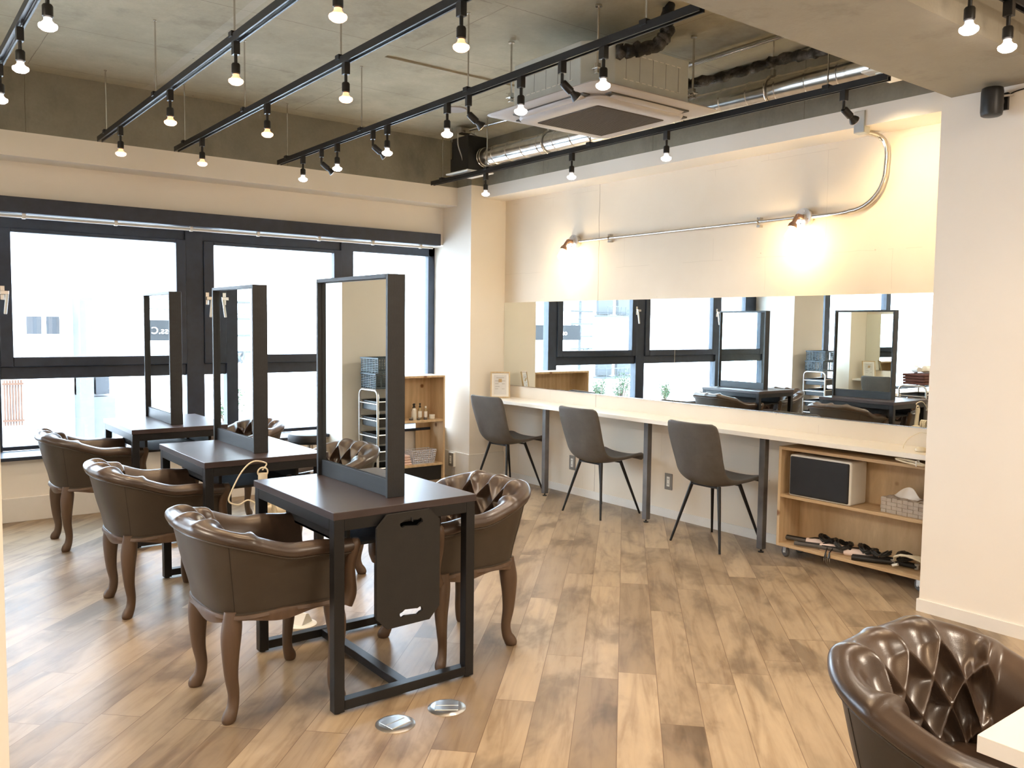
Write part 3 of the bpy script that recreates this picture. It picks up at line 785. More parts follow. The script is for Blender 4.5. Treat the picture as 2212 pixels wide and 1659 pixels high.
# ---- hair dryers hanging at the tables
def dryer(loc, rz, label, scale=1.0):
    r = thing('hair_dryer', label, 'hair dryer', loc, rz, 'cream hair dryers hanging at the tables')
    MB().lathe([(.026, -.14), (.028, -.135), (.024, -.07), (.030, -.05), (.042, -.02), (.046, .02), (.044, .05), (.036, .07), (.02, .08), (.004, .082)], axis='x', seg=24).build('barrel', 'cream_plastic', r, smooth=True)
    MB().lathe([(.0235, -.142), (.0235, -.139)], axis='x', seg=20).build('nozzle_opening', 'black_plastic', r)
    P = catm([(.03, 0, .02, .020), (.035, 0, .08, .019), (.045, 0, .14, .017), (.05, 0, .165, .020), (.05, 0, .20, .020)], 4)
    MB().tube([p[:3] for p in P], [p[3] for p in P], 12, squash=(1.15, .9)).build('handle', 'cream_plastic', r, smooth=True)
    MB().tube([(.05+.025*math.sin(a), 0, .205+.022*math.cos(a)) for a in [2*PI*k/20 for k in range(20)]], .004, 8, close=True).build('hanging_loop', 'cream_plastic', r, smooth=True)
    pts = []
    for k in range(90):
        a = k*.42; pts.append((.06+.045*math.sin(a)*(1+.1*math.sin(k)), .032+.003*math.sin(k*1.7)+.0006*k, .02+.075*math.cos(a)))
    MB().tube(pts, .0034, 6).build('coiled_cord', 'cream_plastic', r, smooth=True)
    return r
dr = dryer((1.575, 3.972, .470), math.radians(180), 'cream hair dryer hanging from the front of the middle table by a looping cord')
MB().tube(catm([(.052, 0, .215), (.03, -.005, .245), (.10, .01, .262), (.16, .02, .22), (.215, .03, .13), (.225, .03, .085), (.18, .03, .065), (.13, .02, .08), (.08, .03, .05)], 6), .0038, 8).build('looping_cord', 'cream_plastic', dr, smooth=True)
# ================================================================== FLOOR OUTLETS, WALL SOCKETS
def floor_outlet(x, y, label, rz):
    r = thing('floor_outlet', label, 'floor outlet', (x, y, 0), rz, 'round floor outlets')
    MB().lathe([(.070, 0), (.070, .0015), (.060, .006), (.050, .0075)], seg=40).build('cover_ring', 'brushed_steel', r, smooth=True)
    MB().box(-.043, -.036, .006, .043, -.001, .0095).box(-.043, .001, .006, .043, .036, .0095).build('lid', 'brushed_steel', r, bevel=.002)
    return r
floor_outlet(1.443, 2.533, 'round brushed steel floor outlet before the nearest table, the left one of two', math.radians(10))
floor_outlet(1.658, 2.534, 'round brushed steel floor outlet before the nearest table, the right one of two', math.radians(-35))
r = thing('floor_outlet', 'round white floor outlet with raised socket under the nearest table', 'floor outlet', (1.585, 3.66, 0), .5, 'round floor outlets')
MB().lathe([(.070, 0), (.070, .002), (.060, .007), (.050, .008)], seg=36).build('cover_ring', 'white_plastic', r, smooth=True)
MB().prism([(-.04, .007), (.04, .007), (.012, .052), (-.005, .056)], -.032, .032, 'y').build('raised_socket', 'white_plastic', r, bevel=.002)
def socket(x, y, z, axis, label, conduit=False):
    r = thing('wall_socket', label, 'wall socket', (x, y, z), 0 if axis == 'x' else 0, 'wall sockets')
    MB().box(-.007, -.036, -.06, 0, .036, .06).build('cover_plate', 'socket_grey', r, bevel=.002)
    MB().box(-.0095, -.014, -.036, -.006, .014, .036).build('socket_insert', 'white_plastic', r, bevel=.001)
    for s_ in (-.018, .018):
        MB().box(-.0102, -.006, s_-.004, -.009, -.003, s_+.004).box(-.0102, .003, s_-.004, -.009, .006, s_+.004).build('slot', 'black_plastic', r)
    return r
socket(XC, 4.20, .268, 'x', 'grey-framed wall socket under the counter, nearer the plywood cabinet')
socket(XC, 5.266, .262, 'x', 'grey-framed wall socket under the counter, behind the middle chair leg')
r = socket(PX-.038, 6.47, .165, 'x', 'surface-mounted socket box with a short conduit on the corner pillar')
MB().box(0, -.04, -.065, .024, .05, .065).build('back_box', 'white_plastic', r, bevel=.003)
MB().cyl((.012, .0, -.065), (.012, .0, -.16), .007, 10).cyl((.012, -.02, -.065), (.012, -.02, -.16), .007, 10).build('conduit', 'grey_plastic', r, smooth=True)

# ================================================================== COUNTER
CZ = .75
r = thing('wall_counter', 'long narrow white counter under the wall mirror on dark steel legs', 'counter', (4.38, 2.07, 0))
MB().box(0, -1.4, CZ-.028, .30, PY-2.07, CZ).build('counter_top', 'counter_white', r, bevel=.0015)
for y in (5.33, 4.19, 3.205):
    l = MB().box(.035, y-2.07-.021, .022, .077, y-2.07+.021, CZ-.028).build('leg', 'raw_steel', r, bevel=.003)
    MB().cyl((.056, y-2.07, 0), (.056, y-2.07, .006), .018, 16).cyl((.056, y-2.07, .006), (.056, y-2.07, .024), .006, 8).build('adjustable_foot', 'black_steel', l, smooth=True)
def wall_mirror(y0, y1, label):
    r = thing('wall_mirror', label, 'mirror', (XC, (y0+y1)/2, .860), 0, 'long frameless wall mirrors'); d = (y1-y0)/2
    MB().box(-.005, -d, 0, -.0001, d, .745).build('mirror_glass', 'mirror_glass', r)
    MB().box(-.007, -d, -.006, -.0001, d, -.0005).build('bottom_channel', 'steel', r)
    return r
wall_mirror(4.172, 6.232, 'long frameless wall mirror, far half beside the framed notice')
wall_mirror(1.90, 4.168, 'long frameless wall mirror, near half above the plywood cabinet')
# framed notice on the counter
r = thing('picture_frame', 'small cream-framed printed notice leaning on the far end of the counter', 'picture frame', (4.52, 6.075, CZ), math.radians(-36))
R = Matrix.Rotation(math.radians(-9), 4, 'X')
fr = MB().box(-.088, -.007, 0, -.076, .008, .235).box(.076, -.007, 0, .088, .008, .235).box(-.076, -.007, 0, .076, .008, .012).box(-.076, -.007, .223, .076, .008, .235).build('frame', 'light_oak', r, bevel=.002); fr.matrix_local = R
o = MB().box(-.078, .0, .01, .078, .004, .225).build('mount', 'paper_white', r); o.matrix_local = R
o = MB().box(-.056, -.002, .03, .056, .0, .205).build('notice_sheet', 'notice_grey', r); o.matrix_local = R
m = MB()
for i, (a, b2) in enumerate(((-.035, .035), (-.045, -.012), (.012, .045), (-.045, -.015), (.015, .042), (-.045, -.005), (-.045, -.018), (.015, .04))):
    z = (.178, .150, .150, .124, .124, .10, .078, .078)[i]; m.box(a, -.003, z, b2, -.002, z+.006)
o = m.build('printed_lines', 'grey_plastic', r); o.matrix_local = R
MB().bar((0, .010, .17), (0, .075, .002), .03, .004, (0, 1, 0)).build('easel_stand', 'light_oak', r)

# ================================================================== COUNTER CHAIRS
def make_side_chair():
    r = thing('side_chair', 'x', 'chair')
    # profile along the shell: (x, z, half width) from seat front to back top; chair faces +x
    prof = [(.235, .402, .175), (.225, .424, .205), (.15, .420, .222), (.03, .406, .226), (-.08, .398, .218), (-.155, .412, .208), (-.205, .462, .200), (-.230, .540, .200), (-.252, .63, .207), (-.275, .72, .210), (-.290, .785, .200), (-.293, .806, .172)]
    P = catm(prof, 5); m = 17; rows = []
    for k, (x, z, w) in enumerate(P):
        t_ = k/(len(P)-1); row = []
        a = P[max(0, k-1)]; b2 = P[min(len(P)-1, k+1)]; tx, tz = b2[0]-a[0], b2[1]-a[1]; l = math.hypot(tx, tz); nx, nz = tz/l, -tx/l  # to the sitter's side: up for seat
        nx, nz = (-nx, -nz) if (nz < 0 and t_ < .5) else (nx, nz)
        if t_ >= .5 and nx < 0: nx, nz = -nx, -nz
        cup = .030+.026*math.exp(-((t_-.50)/.2)**2)
        if t_ > .88: cup *= 1-.3*(t_-.88)/.12
        if t_ < .12: cup *= t_/.12
        for j in range(m):
            u = -1+2*j/(m-1); e = cup*abs(u)**2.6
            row.append((x+nx*e, u*w, z+nz*e))
        rows.append(row)
    sh = MB().grid(rows).build('seat_shell', 'grey_leather', r, smooth='all', solid=.022, sub=1)
    for sx_ in (1, -1):
        for sy_ in (1, -1):
            a = (.10*sx_-.02, .11*sy_, .397); b2 = (.205*sx_-.005, .205*sy_, 0)
            MB().cyl(a, b2, .0125, 14, .0075).build('leg', 'black_steel', r, smooth=True)
    MB().bar((-.12, -.11, .388), (-.12, .11, .388), .022, .010).bar((.08, -.11, .388), (.08, .11, .388), .022, .010).bar((-.12, 0, .388), (.08, 0, .388), .022, .010).build('under_frame', 'black_steel', r)
    return r
S0 = make_side_chair()
S0.location = (4.40, 5.775, 0); S0.rotation_euler = (0, 0, math.radians(4)); S0['label'] = 'dark grey leatherette chair at the counter, nearest the corner pillar'; S0['group'] = 'grey counter chairs'
dup(S0, (4.40, 4.615, 0), math.radians(1), 'dark grey leatherette chair at the middle of the counter')
dup(S0, (4.39, 3.52, 0), math.radians(-1), 'dark grey leatherette chair at the counter, next to the plywood cabinet')

# ================================================================== PLYWOOD CABINET ON CASTERS
CY0, CY1 = 2.13, 3.10
r = thing('rolling_cabinet', 'open plywood cabinet on casters under the near end of the counter', 'cabinet', (4.44, CY0, 0))
D_, L_ = .225, CY1-CY0; T_ = .018
MB().box(0, 0, .068, D_, T_, .682).build('side_panel', 'plywood', r, bevel=.001)
MB().box(0, L_-T_, .068, D_, L_, .682).build('side_panel', 'plywood', r, bevel=.001)
MB().box(0, T_, .664, D_, L_-T_, .682).build('top_panel', 'plywood_edge', r, bevel=.001)
MB().box(0, T_, .068, D_, L_-T_, .088).build('bottom_panel', 'plywood_edge', r, bevel=.001)
MB().box(.002, T_, .372, D_, L_-T_, .390).build('shelf', 'plywood_edge', r, bevel=.001)
MB().box(D_-.012, T_, .088, D_, L_-T_, .664).build('back_panel', 'plywood', r)
def caster(x, y, par, s_=1.0, rz=0):
    R = Matrix.Translation((x, y, 0)) @ Matrix.Rotation(rz, 4, 'Z')
    c0 = MB().box(-.022, -.018, .062, .022, .018, .068).box(-.016, -.015, .028, .014, -.012, .062).box(-.016, .012, .028, .014, .015, .062).cyl((.002, -.018, .03), (.002, .018, .03), .006, 12).build('caster', 'brushed_steel', par, bevel=.001); c0.matrix_local = R
    w_ = MB().lathe([(.010, -.010), (.028, -.011), (.033, -.007), (.033, .007), (.028, .011), (.010, .011)], (.004, 0, .033), 'y', 28).build('wheel', 'rubber_grey', c0, smooth=True)
for x in (.035, .185):
    for y in (.085, L_-.05): caster(x, y, r, rz=1.15 if x < .1 else 1.5)
# speaker in the cabinet
r = thing('speaker', 'white box speaker with black leather-look front on the cabinet shelf', 'speaker', (4.45, 2.625, .390))
MB().box(0, 0, 0, .17, .405, .252).build('case', 'white_plastic', r, bevel=.012, bseg=3)
MB().box(-.010, .010, .010, .006, .395, .242).build('front_grille', 'speaker_black', r, bevel=.010, bseg=3)
# tissue box
r = thing('tissue_box', 'grey-brown woven tissue box with a tissue sticking out, on the cabinet shelf', 'tissue box', (4.47, 2.33, .390), math.radians(-3))
m = MB()
for i in range(8):
    for j in range(4):
        y0 = -.125+i*.0312; z0 = j*.021; e = .0025 if (i+j) % 2 else 0
        m.box(-e, y0+.0006, z0+.0005, .006, y0+.0306, z0+.0205)
m.box(.002, -.125, 0, .115, .125, .082)
for i in range(8):
    for j in range(4):
        y0 = -.125+i*.0312; x0 = j*.029; e = .0025 if (i+j) % 2 else 0
        m.box(x0, y0+.0006, .08, x0+.028, y0+.0306, .084+e)
for i in range(4):
    for j in range(4):
        e = .0025 if (i+j) % 2 else 0; m.box(i*.029, .122, j*.021+.0005, i*.029+.028, .126+e, j*.021+.0205); m.box(i*.029, -.126-e, j*.021+.0005, i*.029+.028, -.122, j*.021+.0205)
m.build('woven_cover', 'tweed_grey', r, bevel=.0015)
rows = []
for i in range(13):
    u = -1+i/6.0; row = []
    for j in range(9):
        v_ = j/8.0
        row.append((.055+.012*math.sin(u*5+v_*2)*v_-.03*v_*u*.4, u*.05+.03*v_*(u+.35*math.sin(u*3)), .084+v_*(.050-.034*u*u*.8+.018*math.cos(u*4.2))))
    rows.append(row)
MB().grid(rows).build('tissue', 'tissue_white', r, smooth='all', solid=.0015, sub=1)

# curling irons and cords on the bottom shelf
def coil(m, cx, cy, cz, ra, rb, turns, rad, seed, ax=(1, 0, 0), tilt=.3):
    rnd = random.Random(seed); pts = []; n = int(turns*14)
    for k in range(n):
        a = 2*PI*k/14; j = 1+.14*math.sin(k*.9+seed)+.08*rnd.random()
        pts.append((cx+rb*math.sin(a)*j*.55+.012*math.sin(k*.31), cy+ra*math.cos(a)*j, cz+abs(rb*math.sin(a)*tilt*j)+.012+.010*math.sin(k*.47+seed)))
    m.tube(pts, rad, 6); return pts[-1]
def iron(name, x, y, z, rz, label, hand, barrel, red, cord, cat, seed, tilt=0):
    r = thing(name, label, cat, (x, y, z), rz, 'styling irons on the cabinet floor')
    R = Matrix.Rotation(tilt, 4, 'Y')
    parts = []
    P = [(-.03, 0, .022), (.06, 0, .027), (.13, 0, .024), (.155, 0, .016)]
    parts.append(MB().tube([p[:3] for p in catm([(q[0], 0, 0) + (0,) for q in P], 3)], [v_[0] for v_ in catm([(q[2],) for q in P], 3)], 14).build('handle', hand, r, smooth=True))
    parts.append(MB().tube([(-.18, 0, 0), (-.02, 0, 0)], [.013, .014], 16).build('heating_rod', barrel, r, smooth=True))
    parts.append(MB().tube([(-.16, 0, .012), (-.03, 0, .014), (.02, 0, .030), (.05, 0, .032)], [.006, .007, .006, .007], 8, squash=(.6, 1.6)).build('clamp_lever', 'black_plastic', r, smooth=True))
    if red: parts.append(MB().box(.07, -.013, .012, .115, .013, .024).build('switch', 'red_plastic', r, bevel=.004))
    for o in parts: o.matrix_local = Matrix.Translation((0, 0, .021)) @ R
    m = MB(); e = coil(m, .10, .0, .030, .045, .085, 7.5, .0042, seed); m.build('power_cord', cord, r, smooth=True)
    pl = MB().tube([e, (e[0]+.02, e[1]+.01, .03)], [.006, .010], 8).build('plug', cord, r, smooth=True)
    return r
SZ = .088
iron('curling_iron', 4.545, 2.92, SZ, math.radians(-82), 'white and pink curling iron with dark barrel, leftmost on the cabinet floor', 'pink_white', 'label_dark', False, 'black_plastic', 'curling iron', 3)
iron('curling_iron', 4.50, 2.80, SZ, math.radians(-70), 'white curling iron with a red switch, second from the left on the cabinet floor', 'pink_white', 'label_dark', True, 'black_plastic', 'curling iron', 8)
iron('curling_iron', 4.52, 2.655, SZ, math.radians(-76), 'white curling iron with red switch in the middle of the tangle on the cabinet floor', 'pink_white', 'label_dark', True, 'black_plastic', 'curling iron', 15)
def straightener(x, y, rz, label, seed):
    r = thing('hair_straightener', label, 'hair straightener', (x, y, SZ), rz, 'styling irons on the cabinet floor')
    for s_ in (1, -1):
        MB().tube([(-.13, s_*.014, .016), (-.02, s_*.014, .018), (.09, s_*.006, .018)], [.014, .015, .012], 10, squash=(1, .75)).build('arm', 'black_plastic', r, smooth=True)
    MB().cyl((.085, 0, .004), (.085, 0, .032), .014, 14).build('hinge', 'grey_plastic', r, smooth=True)
    m = MB(); coil(m, .02, .0, .034, .06, .07, 6.5, .0042, seed); m.build('power_cord', 'black_plastic', r, smooth=True)
    return r
straightener(4.50, 2.48, math.radians(-68), 'black hair straightener lying right of the middle on the cabinet floor', 4)
straightener(4.56, 2.36, math.radians(-95), 'black hair straightener under the white cords on the cabinet floor', 9)
r = thing('cable_bundle', 'bundle of looped white cords at the right end of the cabinet floor', 'cable bundle', (4.50, 2.27, SZ))
m = MB(); coil(m, 0, 0, .03, .085, .085, 6, .0036, 2, tilt=.5); m.build('cord_loops', 'cream_plastic', r, smooth=True)
MB().cyl((-.03, .07, .03), (-.03, .10, .018), .008, 10).build('plug', 'white_plastic', r, smooth=True)
r = thing('plug', 'black twin-pronged plugs hanging over the front edge of the cabinet floor', 'plug', (4.44, 2.735, .07), .2)
for i, (dy, a) in enumerate(((0, .1), (.022, -.25))):
    MB().tube([(.05, dy*1.5, .045), (.0, dy, .030), (-.008, dy, -.002)], [.003, .004, .008], 8).build('plug_body', 'black_plastic', r, smooth=True)
    MB().box(-.011, dy-.007, -.022, -.009, dy-.004, -.002).box(-.011, dy+.004, -.022, -.009, dy+.007, -.002).build('prong', 'steel', r)
# cord bundle and tablet-like device on top of the cabinet / counter near end
r = thing('cable_bundle', 'tied bundle of pale cord lying across the front of the counter at its near end', 'cable bundle', (4.40, 2.26, .684))
pts = []
for k in range(70):
    a = 2*PI*k/12.0; pts.append((.0+.012*math.sin(a*1.0)+.006*math.sin(k*.3)+.0, .075*math.cos(a)*(1-.15*math.sin(k*.21)), .014+.010*math.sin(a+1.0)+.00008*k))
MB().tube(pts, .0032, 6).build('cord_loops', 'cream_plastic', r, smooth=True)
MB().tube([(-.016, -.04, .0), (-.02, -.04, .028), (.01, -.04, .030), (.014, -.04, .002)], .003, 6).build('tie', 'white_plastic', r, smooth=True)
r = thing('wall_tablet', 'pale blue device on the counter wall at its near end, with thin cord', 'device', (4.665, 2.245, .795))
MB().box(-.03, -.06, -.03, .014, .045, .10).build('case', 'white_plastic', r, bevel=.008, bseg=3)
MB().box(-.033, -.052, -.022, -.029, .037, .092).build('screen', 'tablet_glass', r, bevel=.002)
MB().tube(catm([(-.02, .045, .035), (-.03, .085, .040), (-.06, .13, .01), (-.10, .14, -.03), (-.18, .10, -.065), (-.25, .05, -.092)], 6), .0022, 6).build('cord', 'cream_plastic', r, smooth=True)
r = thing('mouse', 'small rounded cream device on the near end of the counter', 'device', (4.50, 2.255, CZ))
MB().lathe([(.030, 0), (.034, .006), (.030, .016), (.016, .024), (.002, .026)], seg=24).build('body', 'cream_plastic', r, smooth='all')

# ================================================================== PLYWOOD SHELF BY THE WINDOW
r = thing('plywood_shelf', 'open plywood box shelf in front of the window, holding bottles and a basket', 'shelf', (3.44, 6.42, 0))
W_, D_, H_ = .72, .235, .945
MB().box(0, 0, 0, .018, D_, H_).build('side_panel', 'plywood', r, bevel=.001)
MB().box(W_-.018, 0, 0, W_, D_, H_).build('side_panel', 'plywood', r, bevel=.001)
MB().box(.018, 0, H_-.018, W_-.018, D_, H_).build('top_panel', 'plywood', r, bevel=.001)
MB().box(.018, .004, .530, W_-.018, D_, .550).build('shelf', 'plywood', r, bevel=.001)
MB().box(.018, .004, .135, W_-.018, D_, .153).build('shelf', 'plywood', r, bevel=.001)
MB().box(.018, .03, 0, W_-.018, .045, .135).build('toe_board', 'black_plastic', r)
MB().box(.018, D_-.008, .55, W_-.018, D_, H_-.018).build('back_panel', 'plywood', r)
MB().box(.55, D_-.008, .153, W_-.018, D_, .530).build('back_panel', 'plywood', r)
def bottle(x, y, h, rad, mat, pump, label, grp='bottles on the plywood shelf', z=.550, white=False):
    r = thing('bottle', label, 'bottle', (x, y, z), 0, grp)
    MB().lathe([(rad*.9, 0), (rad, .004), (rad, h*.72), (rad*.6, h*.82), (rad*.42, h*.84), (rad*.42, h*.88)], seg=20).build('body', mat, r, smooth=True)
    MB().lathe([(rad*1.01, h*.16), (rad*1.01, h*.60)], seg=20).build('paper_label', 'bottle_white' if not white else 'paper_white', r, smooth=True)
    MB().lathe([(rad*.5, h*.86), (rad*.5, h*.97), (rad*.35, h)] if not pump else [(rad*.55, h*.86), (rad*.55, h*.95), (rad*.3, h*.96), (rad*.3, h*1.06), (rad*.5, h*1.07), (rad*.5, h*1.16)], seg=14).build('cap', 'black_plastic' if pump else 'white_plastic', r, smooth=True)
    return r
bottle(3.885, 6.50, .125, .021, 'bottle_white', True, 'white bottle with black pump cap on the plywood shelf')
bottle(3.945, 6.50, .125, .018, 'bottle_amber', True, 'yellowish bottle with black pump cap on the plywood shelf')
bottle(3.915, 6.56, .115, .020, 'label_dark', True, 'dark bottle standing behind the pump bottles on the plywood shelf')
bottle(4.01, 6.51, .115, .016, 'bottle_amber', False, 'small pale bottle with slim white cap on the plywood shelf', white=True)
def jar(x, y, r_, h, mat, cap, label):
    r = thing('jar', label, 'jar', (x, y, .550), 0, 'small pots on the plywood shelf')
    MB().lathe([(r_*.9, 0), (r_, .003), (r_, h*.62), (r_*.92, h*.66)], seg=22).build('body', mat, r, smooth=True)
    MB().lathe([(r_*1.02, h*.66), (r_*1.02, h*.97), (r_*.9, h)], seg=22).build('lid', cap, r, smooth=True)
jar(4.065, 6.49, .026, .040, 'bottle_white', 'white_plastic', 'cream jar at the right end of the plywood shelf')
jar(3.975, 6.455, .017, .022, 'label_dark', 'steel', 'tiny round dark pot in front of the bottles, right one')
jar(3.905, 6.455, .016, .020, 'label_dark', 'steel', 'tiny round dark pot in front of the bottles, middle one')
jar(3.835, 6.47, .018, .028, 'label_dark', 'steel', 'small dark round pot at the left edge of the visible shelf')
# basket on the lower board
r = thing('storage_basket', 'clear lattice plastic basket on the lower board of the plywood shelf', 'basket', (3.97, 6.53, .153))
m = MB()
def ring(z, sx_, sy_, t_=.004): m.box(-sx_, -sy_-t_/2, z, sx_, -sy_+t_/2, z+.006).box(-sx_, sy_-t_/2, z, sx_, sy_+t_/2, z+.006).box(-sx_-t_/2, -sy_, z, -sx_+t_/2, sy_, z+.006).box(sx_-t_/2, -sy_, z, sx_+t_/2, sy_, z+.006)
for k in range(7): ring(.002+.019*k, .105+.003*k, .060+.002*k)
m.box(-.105, -.06, 0, .105, .06, .004)
for i in range(13):
    x = -1+i/6.0
    for s_ in (-1, 1): m.bar((x*.105, s_*.06, 0), (x*.123, s_*.072, .122), .006, .003, (0, 1, 0))
for i in range(7):
    y = -1+i/3.0
    for s_ in (-1, 1): m.bar((s_*.105, y*.06, 0), (s_*.123, y*.072, .122), .003, .006, (0, 1, 0))
m.build('basket', 'clear_plastic', r)
r = thing('folded_towel', 'pale pink folded cloth beside the clear basket', 'towel', (3.78, 6.52, .153))
m = MB()
for k in range(4): m.box(-.06, -.06+.003*k, .022*k, .062-.004*k, .055, .022*k+.020)
m.build('cloth', 'cardboard_pink', r, bevel=.008, bseg=3)
# round stool
r = thing('round_stool', 'round black cushioned stool between the far table and the plywood shelf', 'stool', (2.72, 6.10, 0))
MB().lathe([(.155, .492), (.168, .500), (.170, .535), (.160, .552), (.12, .558), (.01, .560)], seg=40).build('seat', 'speaker_black', r, smooth=True)
MB().lathe([(.05, .475), (.16, .482), (.16, .492)], seg=30).build('seat_plate', 'black_steel', r, smooth=True)
MB().cyl((0, 0, .12), (0, 0, .48), .022, 16).build('column', 'steel', r, smooth=True)
MB().tube([(.13*math.cos(a), .13*math.sin(a), .24) for a in [2*PI*k/28 for k in range(28)]], .007, 8, close=True).build('foot_ring', 'steel', r, smooth=True)
for k in range(5):
    a = 2*PI*k/5
    l = MB().tube([(0, 0, .10), (.20*math.cos(a), .20*math.sin(a), .062)], [.020, .012], 8).build('base_arm', 'black_steel', r, smooth=True)
    MB().lathe([(.008, -.012), (.024, -.010), (.024, .010), (.008, .012)], (.20*math.cos(a), .20*math.sin(a), .024), 'y', 16).cyl((.20*math.cos(a), .20*math.sin(a), .024), (.20*math.cos(a), .20*math.sin(a), .065), .006, 8).build('caster', 'black_plastic', l, smooth=True)
MB().bar((.0, -.03, .468), (.17, -.08, .462), .012, .005).build('height_lever', 'black_steel', r)
# white table corner at the bottom right
r = thing('white_table', 'corner of a white-topped table at the bottom right', 'table', (1.47, -.18, 0))
MB().box(0, 0, .692, 1.4, .80, .722).build('tabletop', 'counter_white', r, bevel=.001)
MB().box(.66, .36, .03, .74, .44, .692).box(.45, .15, 0, .95, .65, .03).build('pedestal', 'white_paint', r, bevel=.003)

# ================================================================== CEILING AIR CONDITIONER
r = thing('ceiling_air_conditioner', 'square four-way cassette air conditioner hanging under the concrete ceiling', 'air conditioner', (3.395, 3.635, 2.58))
h, c_ = .405, .125
oct_ = [(-h, -h+c_), (-h+c_, -h), (h-c_, -h), (h, -h+c_), (h, h-c_), (h-c_, h), (-h+c_, h), (-h, h-c_)]
body = MB().prism(oct_, .045, .285).build('housing', 'ac_body', r, bevel=.004)
m = MB()
for s_ in (-1, 1):
    for k in range(5):
        p = -.20+k*.1
        m.box(s_*(h+.0002)-.0006, p-.0007, .10, s_*(h+.0002)+.0006, p+.0007, .235); m.box(p-.0007, s_*(h+.0002)-.0006, .10, p+.0007, s_*(h+.0008)+.001, .235)
m.build('knockout_lines', 'ac_slot', body)
m = MB()
for s_ in (-1, 1):
    for z in (.10, .235):
        for k in range(10):
            p = -.22+k*.045
            m.box(s_*(h+.001)-.0012, p, z-.002, s_*(h+.001)+.0012, p+.028, z+.002); m.box(p, s_*(h+.001)-.0012, z-.002, p+.028, s_*(h+.001)+.0012, z+.002)
m.build('slot_dashes', 'white_paint', body)
def rsq(hw, rr, n=8):
    out = []
    for cx_, cy_, a0 in ((hw-rr, hw-rr, 0), (-hw+rr, hw-rr, PI/2), (-hw+rr, -hw+rr, PI), (hw-rr, -hw+rr, 3*PI/2)):
        for k in range(n+1):
            a = a0+PI/2*k/n; out.append((cx_+rr*math.cos(a), cy_+rr*math.sin(a)))
    return out
# flat outer plate with softly turned-up rim
rws = [[(x, y, z) for x, y in rsq(hw, rr)] for hw, rr, z in ((.43, .04, .046), (.472, .045, .040), (.475, .045, .034), (.470, .045, .030), (.405, .12, .022), (.33, .10, .022))]
m = MB().grid(rws, close_v=True); m.bm.faces.new(m.V[-1]); m.bm.faces.new(m.V[0]); m.build('cover_plate', 'ac_plate', r, smooth=True)
# dark outlet slots and louvres on the four sides
for k in range(4):
    R = Matrix.Rotation(PI/2*k, 4, 'Z')
    o = MB().box(-.30, .352, .014, .30, .402, .0235).build('outlet_slot', 'ac_slot', r, bevel=.008); o.matrix_local = R
    rows = []
    for i in range(15):
        u = -1+i/7.0; w_ = .27; row = []
        for j in range(5):
            v_ = j/4.0; row.append((u*w_, .352+.048*v_*(1-.25*u**4), .012-.016*v_*(1-v_)*2*(1-u**4)-.010*(1-v_)+.004))
        rows.append(row)
    o = MB().grid(rows).build('louvre', 'ac_plate', r, smooth='all', solid=.004); o.matrix_local = R
rws = [[(x, y, z) for x, y in rsq(hw, rr, 10)] for hw, rr, z in ((.352, .10, .022), (.362, .11, .010), (.352, .10, -.004), (.325, .085, -.012), (.27, .03, -.014), (.258, .015, -.010))]
m = MB().grid(rws, close_v=True); m.bm.faces.new(m.V[-1]); m.bm.faces.new(m.V[0]); m.build('centre_panel', 'ac_plate', r, smooth=True)
g = MB().box(-.253, -.253, -.0145, .253, .253, -.009).build('intake_grille', 'ac_grille', r)
m = MB()
for k in range(46):
    p = -.25+k*.0111; m.box(-.252, p, -.0162, .252, p+.0028, -.0140)
m.build('grille_slats', 'ac_grille', g)
for sx_, sy_ in ((-1, -1), (1, -1), (1, 1), (-1, 1)):
    x, y = sx_*.365, sy_*.365
    MB().cyl((x, y, .13), (x, y, ZC-2.58), .006, 8).cyl((x, y, ZC-2.58-.01), (x, y, ZC-2.58), .018, 12).build('hanger_rod', 'steel', r, smooth=True)
    MB().box(x-.022, y-.022, .13, x+.022, y+.022, .138).box(x-.012, y-.012, .138, x+.012, y+.012, .160).box(x-.012, y-.012, .108, x+.012, y+.012, .13).bar((x, y, .12), (sx_*.33, sy_*.33, .12), .03, .004).build('mounting_bracket', 'steel', r, bevel=.002)
# insulated refrigerant pipes wrapped in black foil
def wrapped(name, pts, rad, label, seed):
    P = catm(pts, 10); rnd = random.Random(seed)
    m = MB().tube([(p[0]+.004*rnd.uniform(-1, 1), p[1]+.004*rnd.uniform(-1, 1), p[2]+.004*rnd.uniform(-1, 1)) for p in P], [rad*(1+.13*math.sin(i*1.3+seed)+.10*rnd.uniform(-1, 1)) for i in range(len(P))], 14)
    return tag(m.build(name, 'foil_wrap', None, smooth='all'), label, 'insulated pipe')
wrapped('insulated_pipe', [(3.83, 3.379, 2.8), (3.9, 3.179, 2.811), (3.95, 2.967, 2.83), (3.98, 2.813, 2.844), (4.0, 2.631, 2.836), (4.03, 2.35, 2.87), (4.05, 2.04, 2.88)], .027, 'black foil-wrapped pipe leaving the right side of the air conditioner', 1)
wrapped('insulated_pipe', [(3.12, 3.215, 2.80), (3.18, 3.165, 2.81), (3.27, 3.10, 2.835), (3.32, 3.07, 2.90), (3.32, 3.06, 3.04)], .034, 'black foil-wrapped pipe rising from the air conditioner to the ceiling', 5)
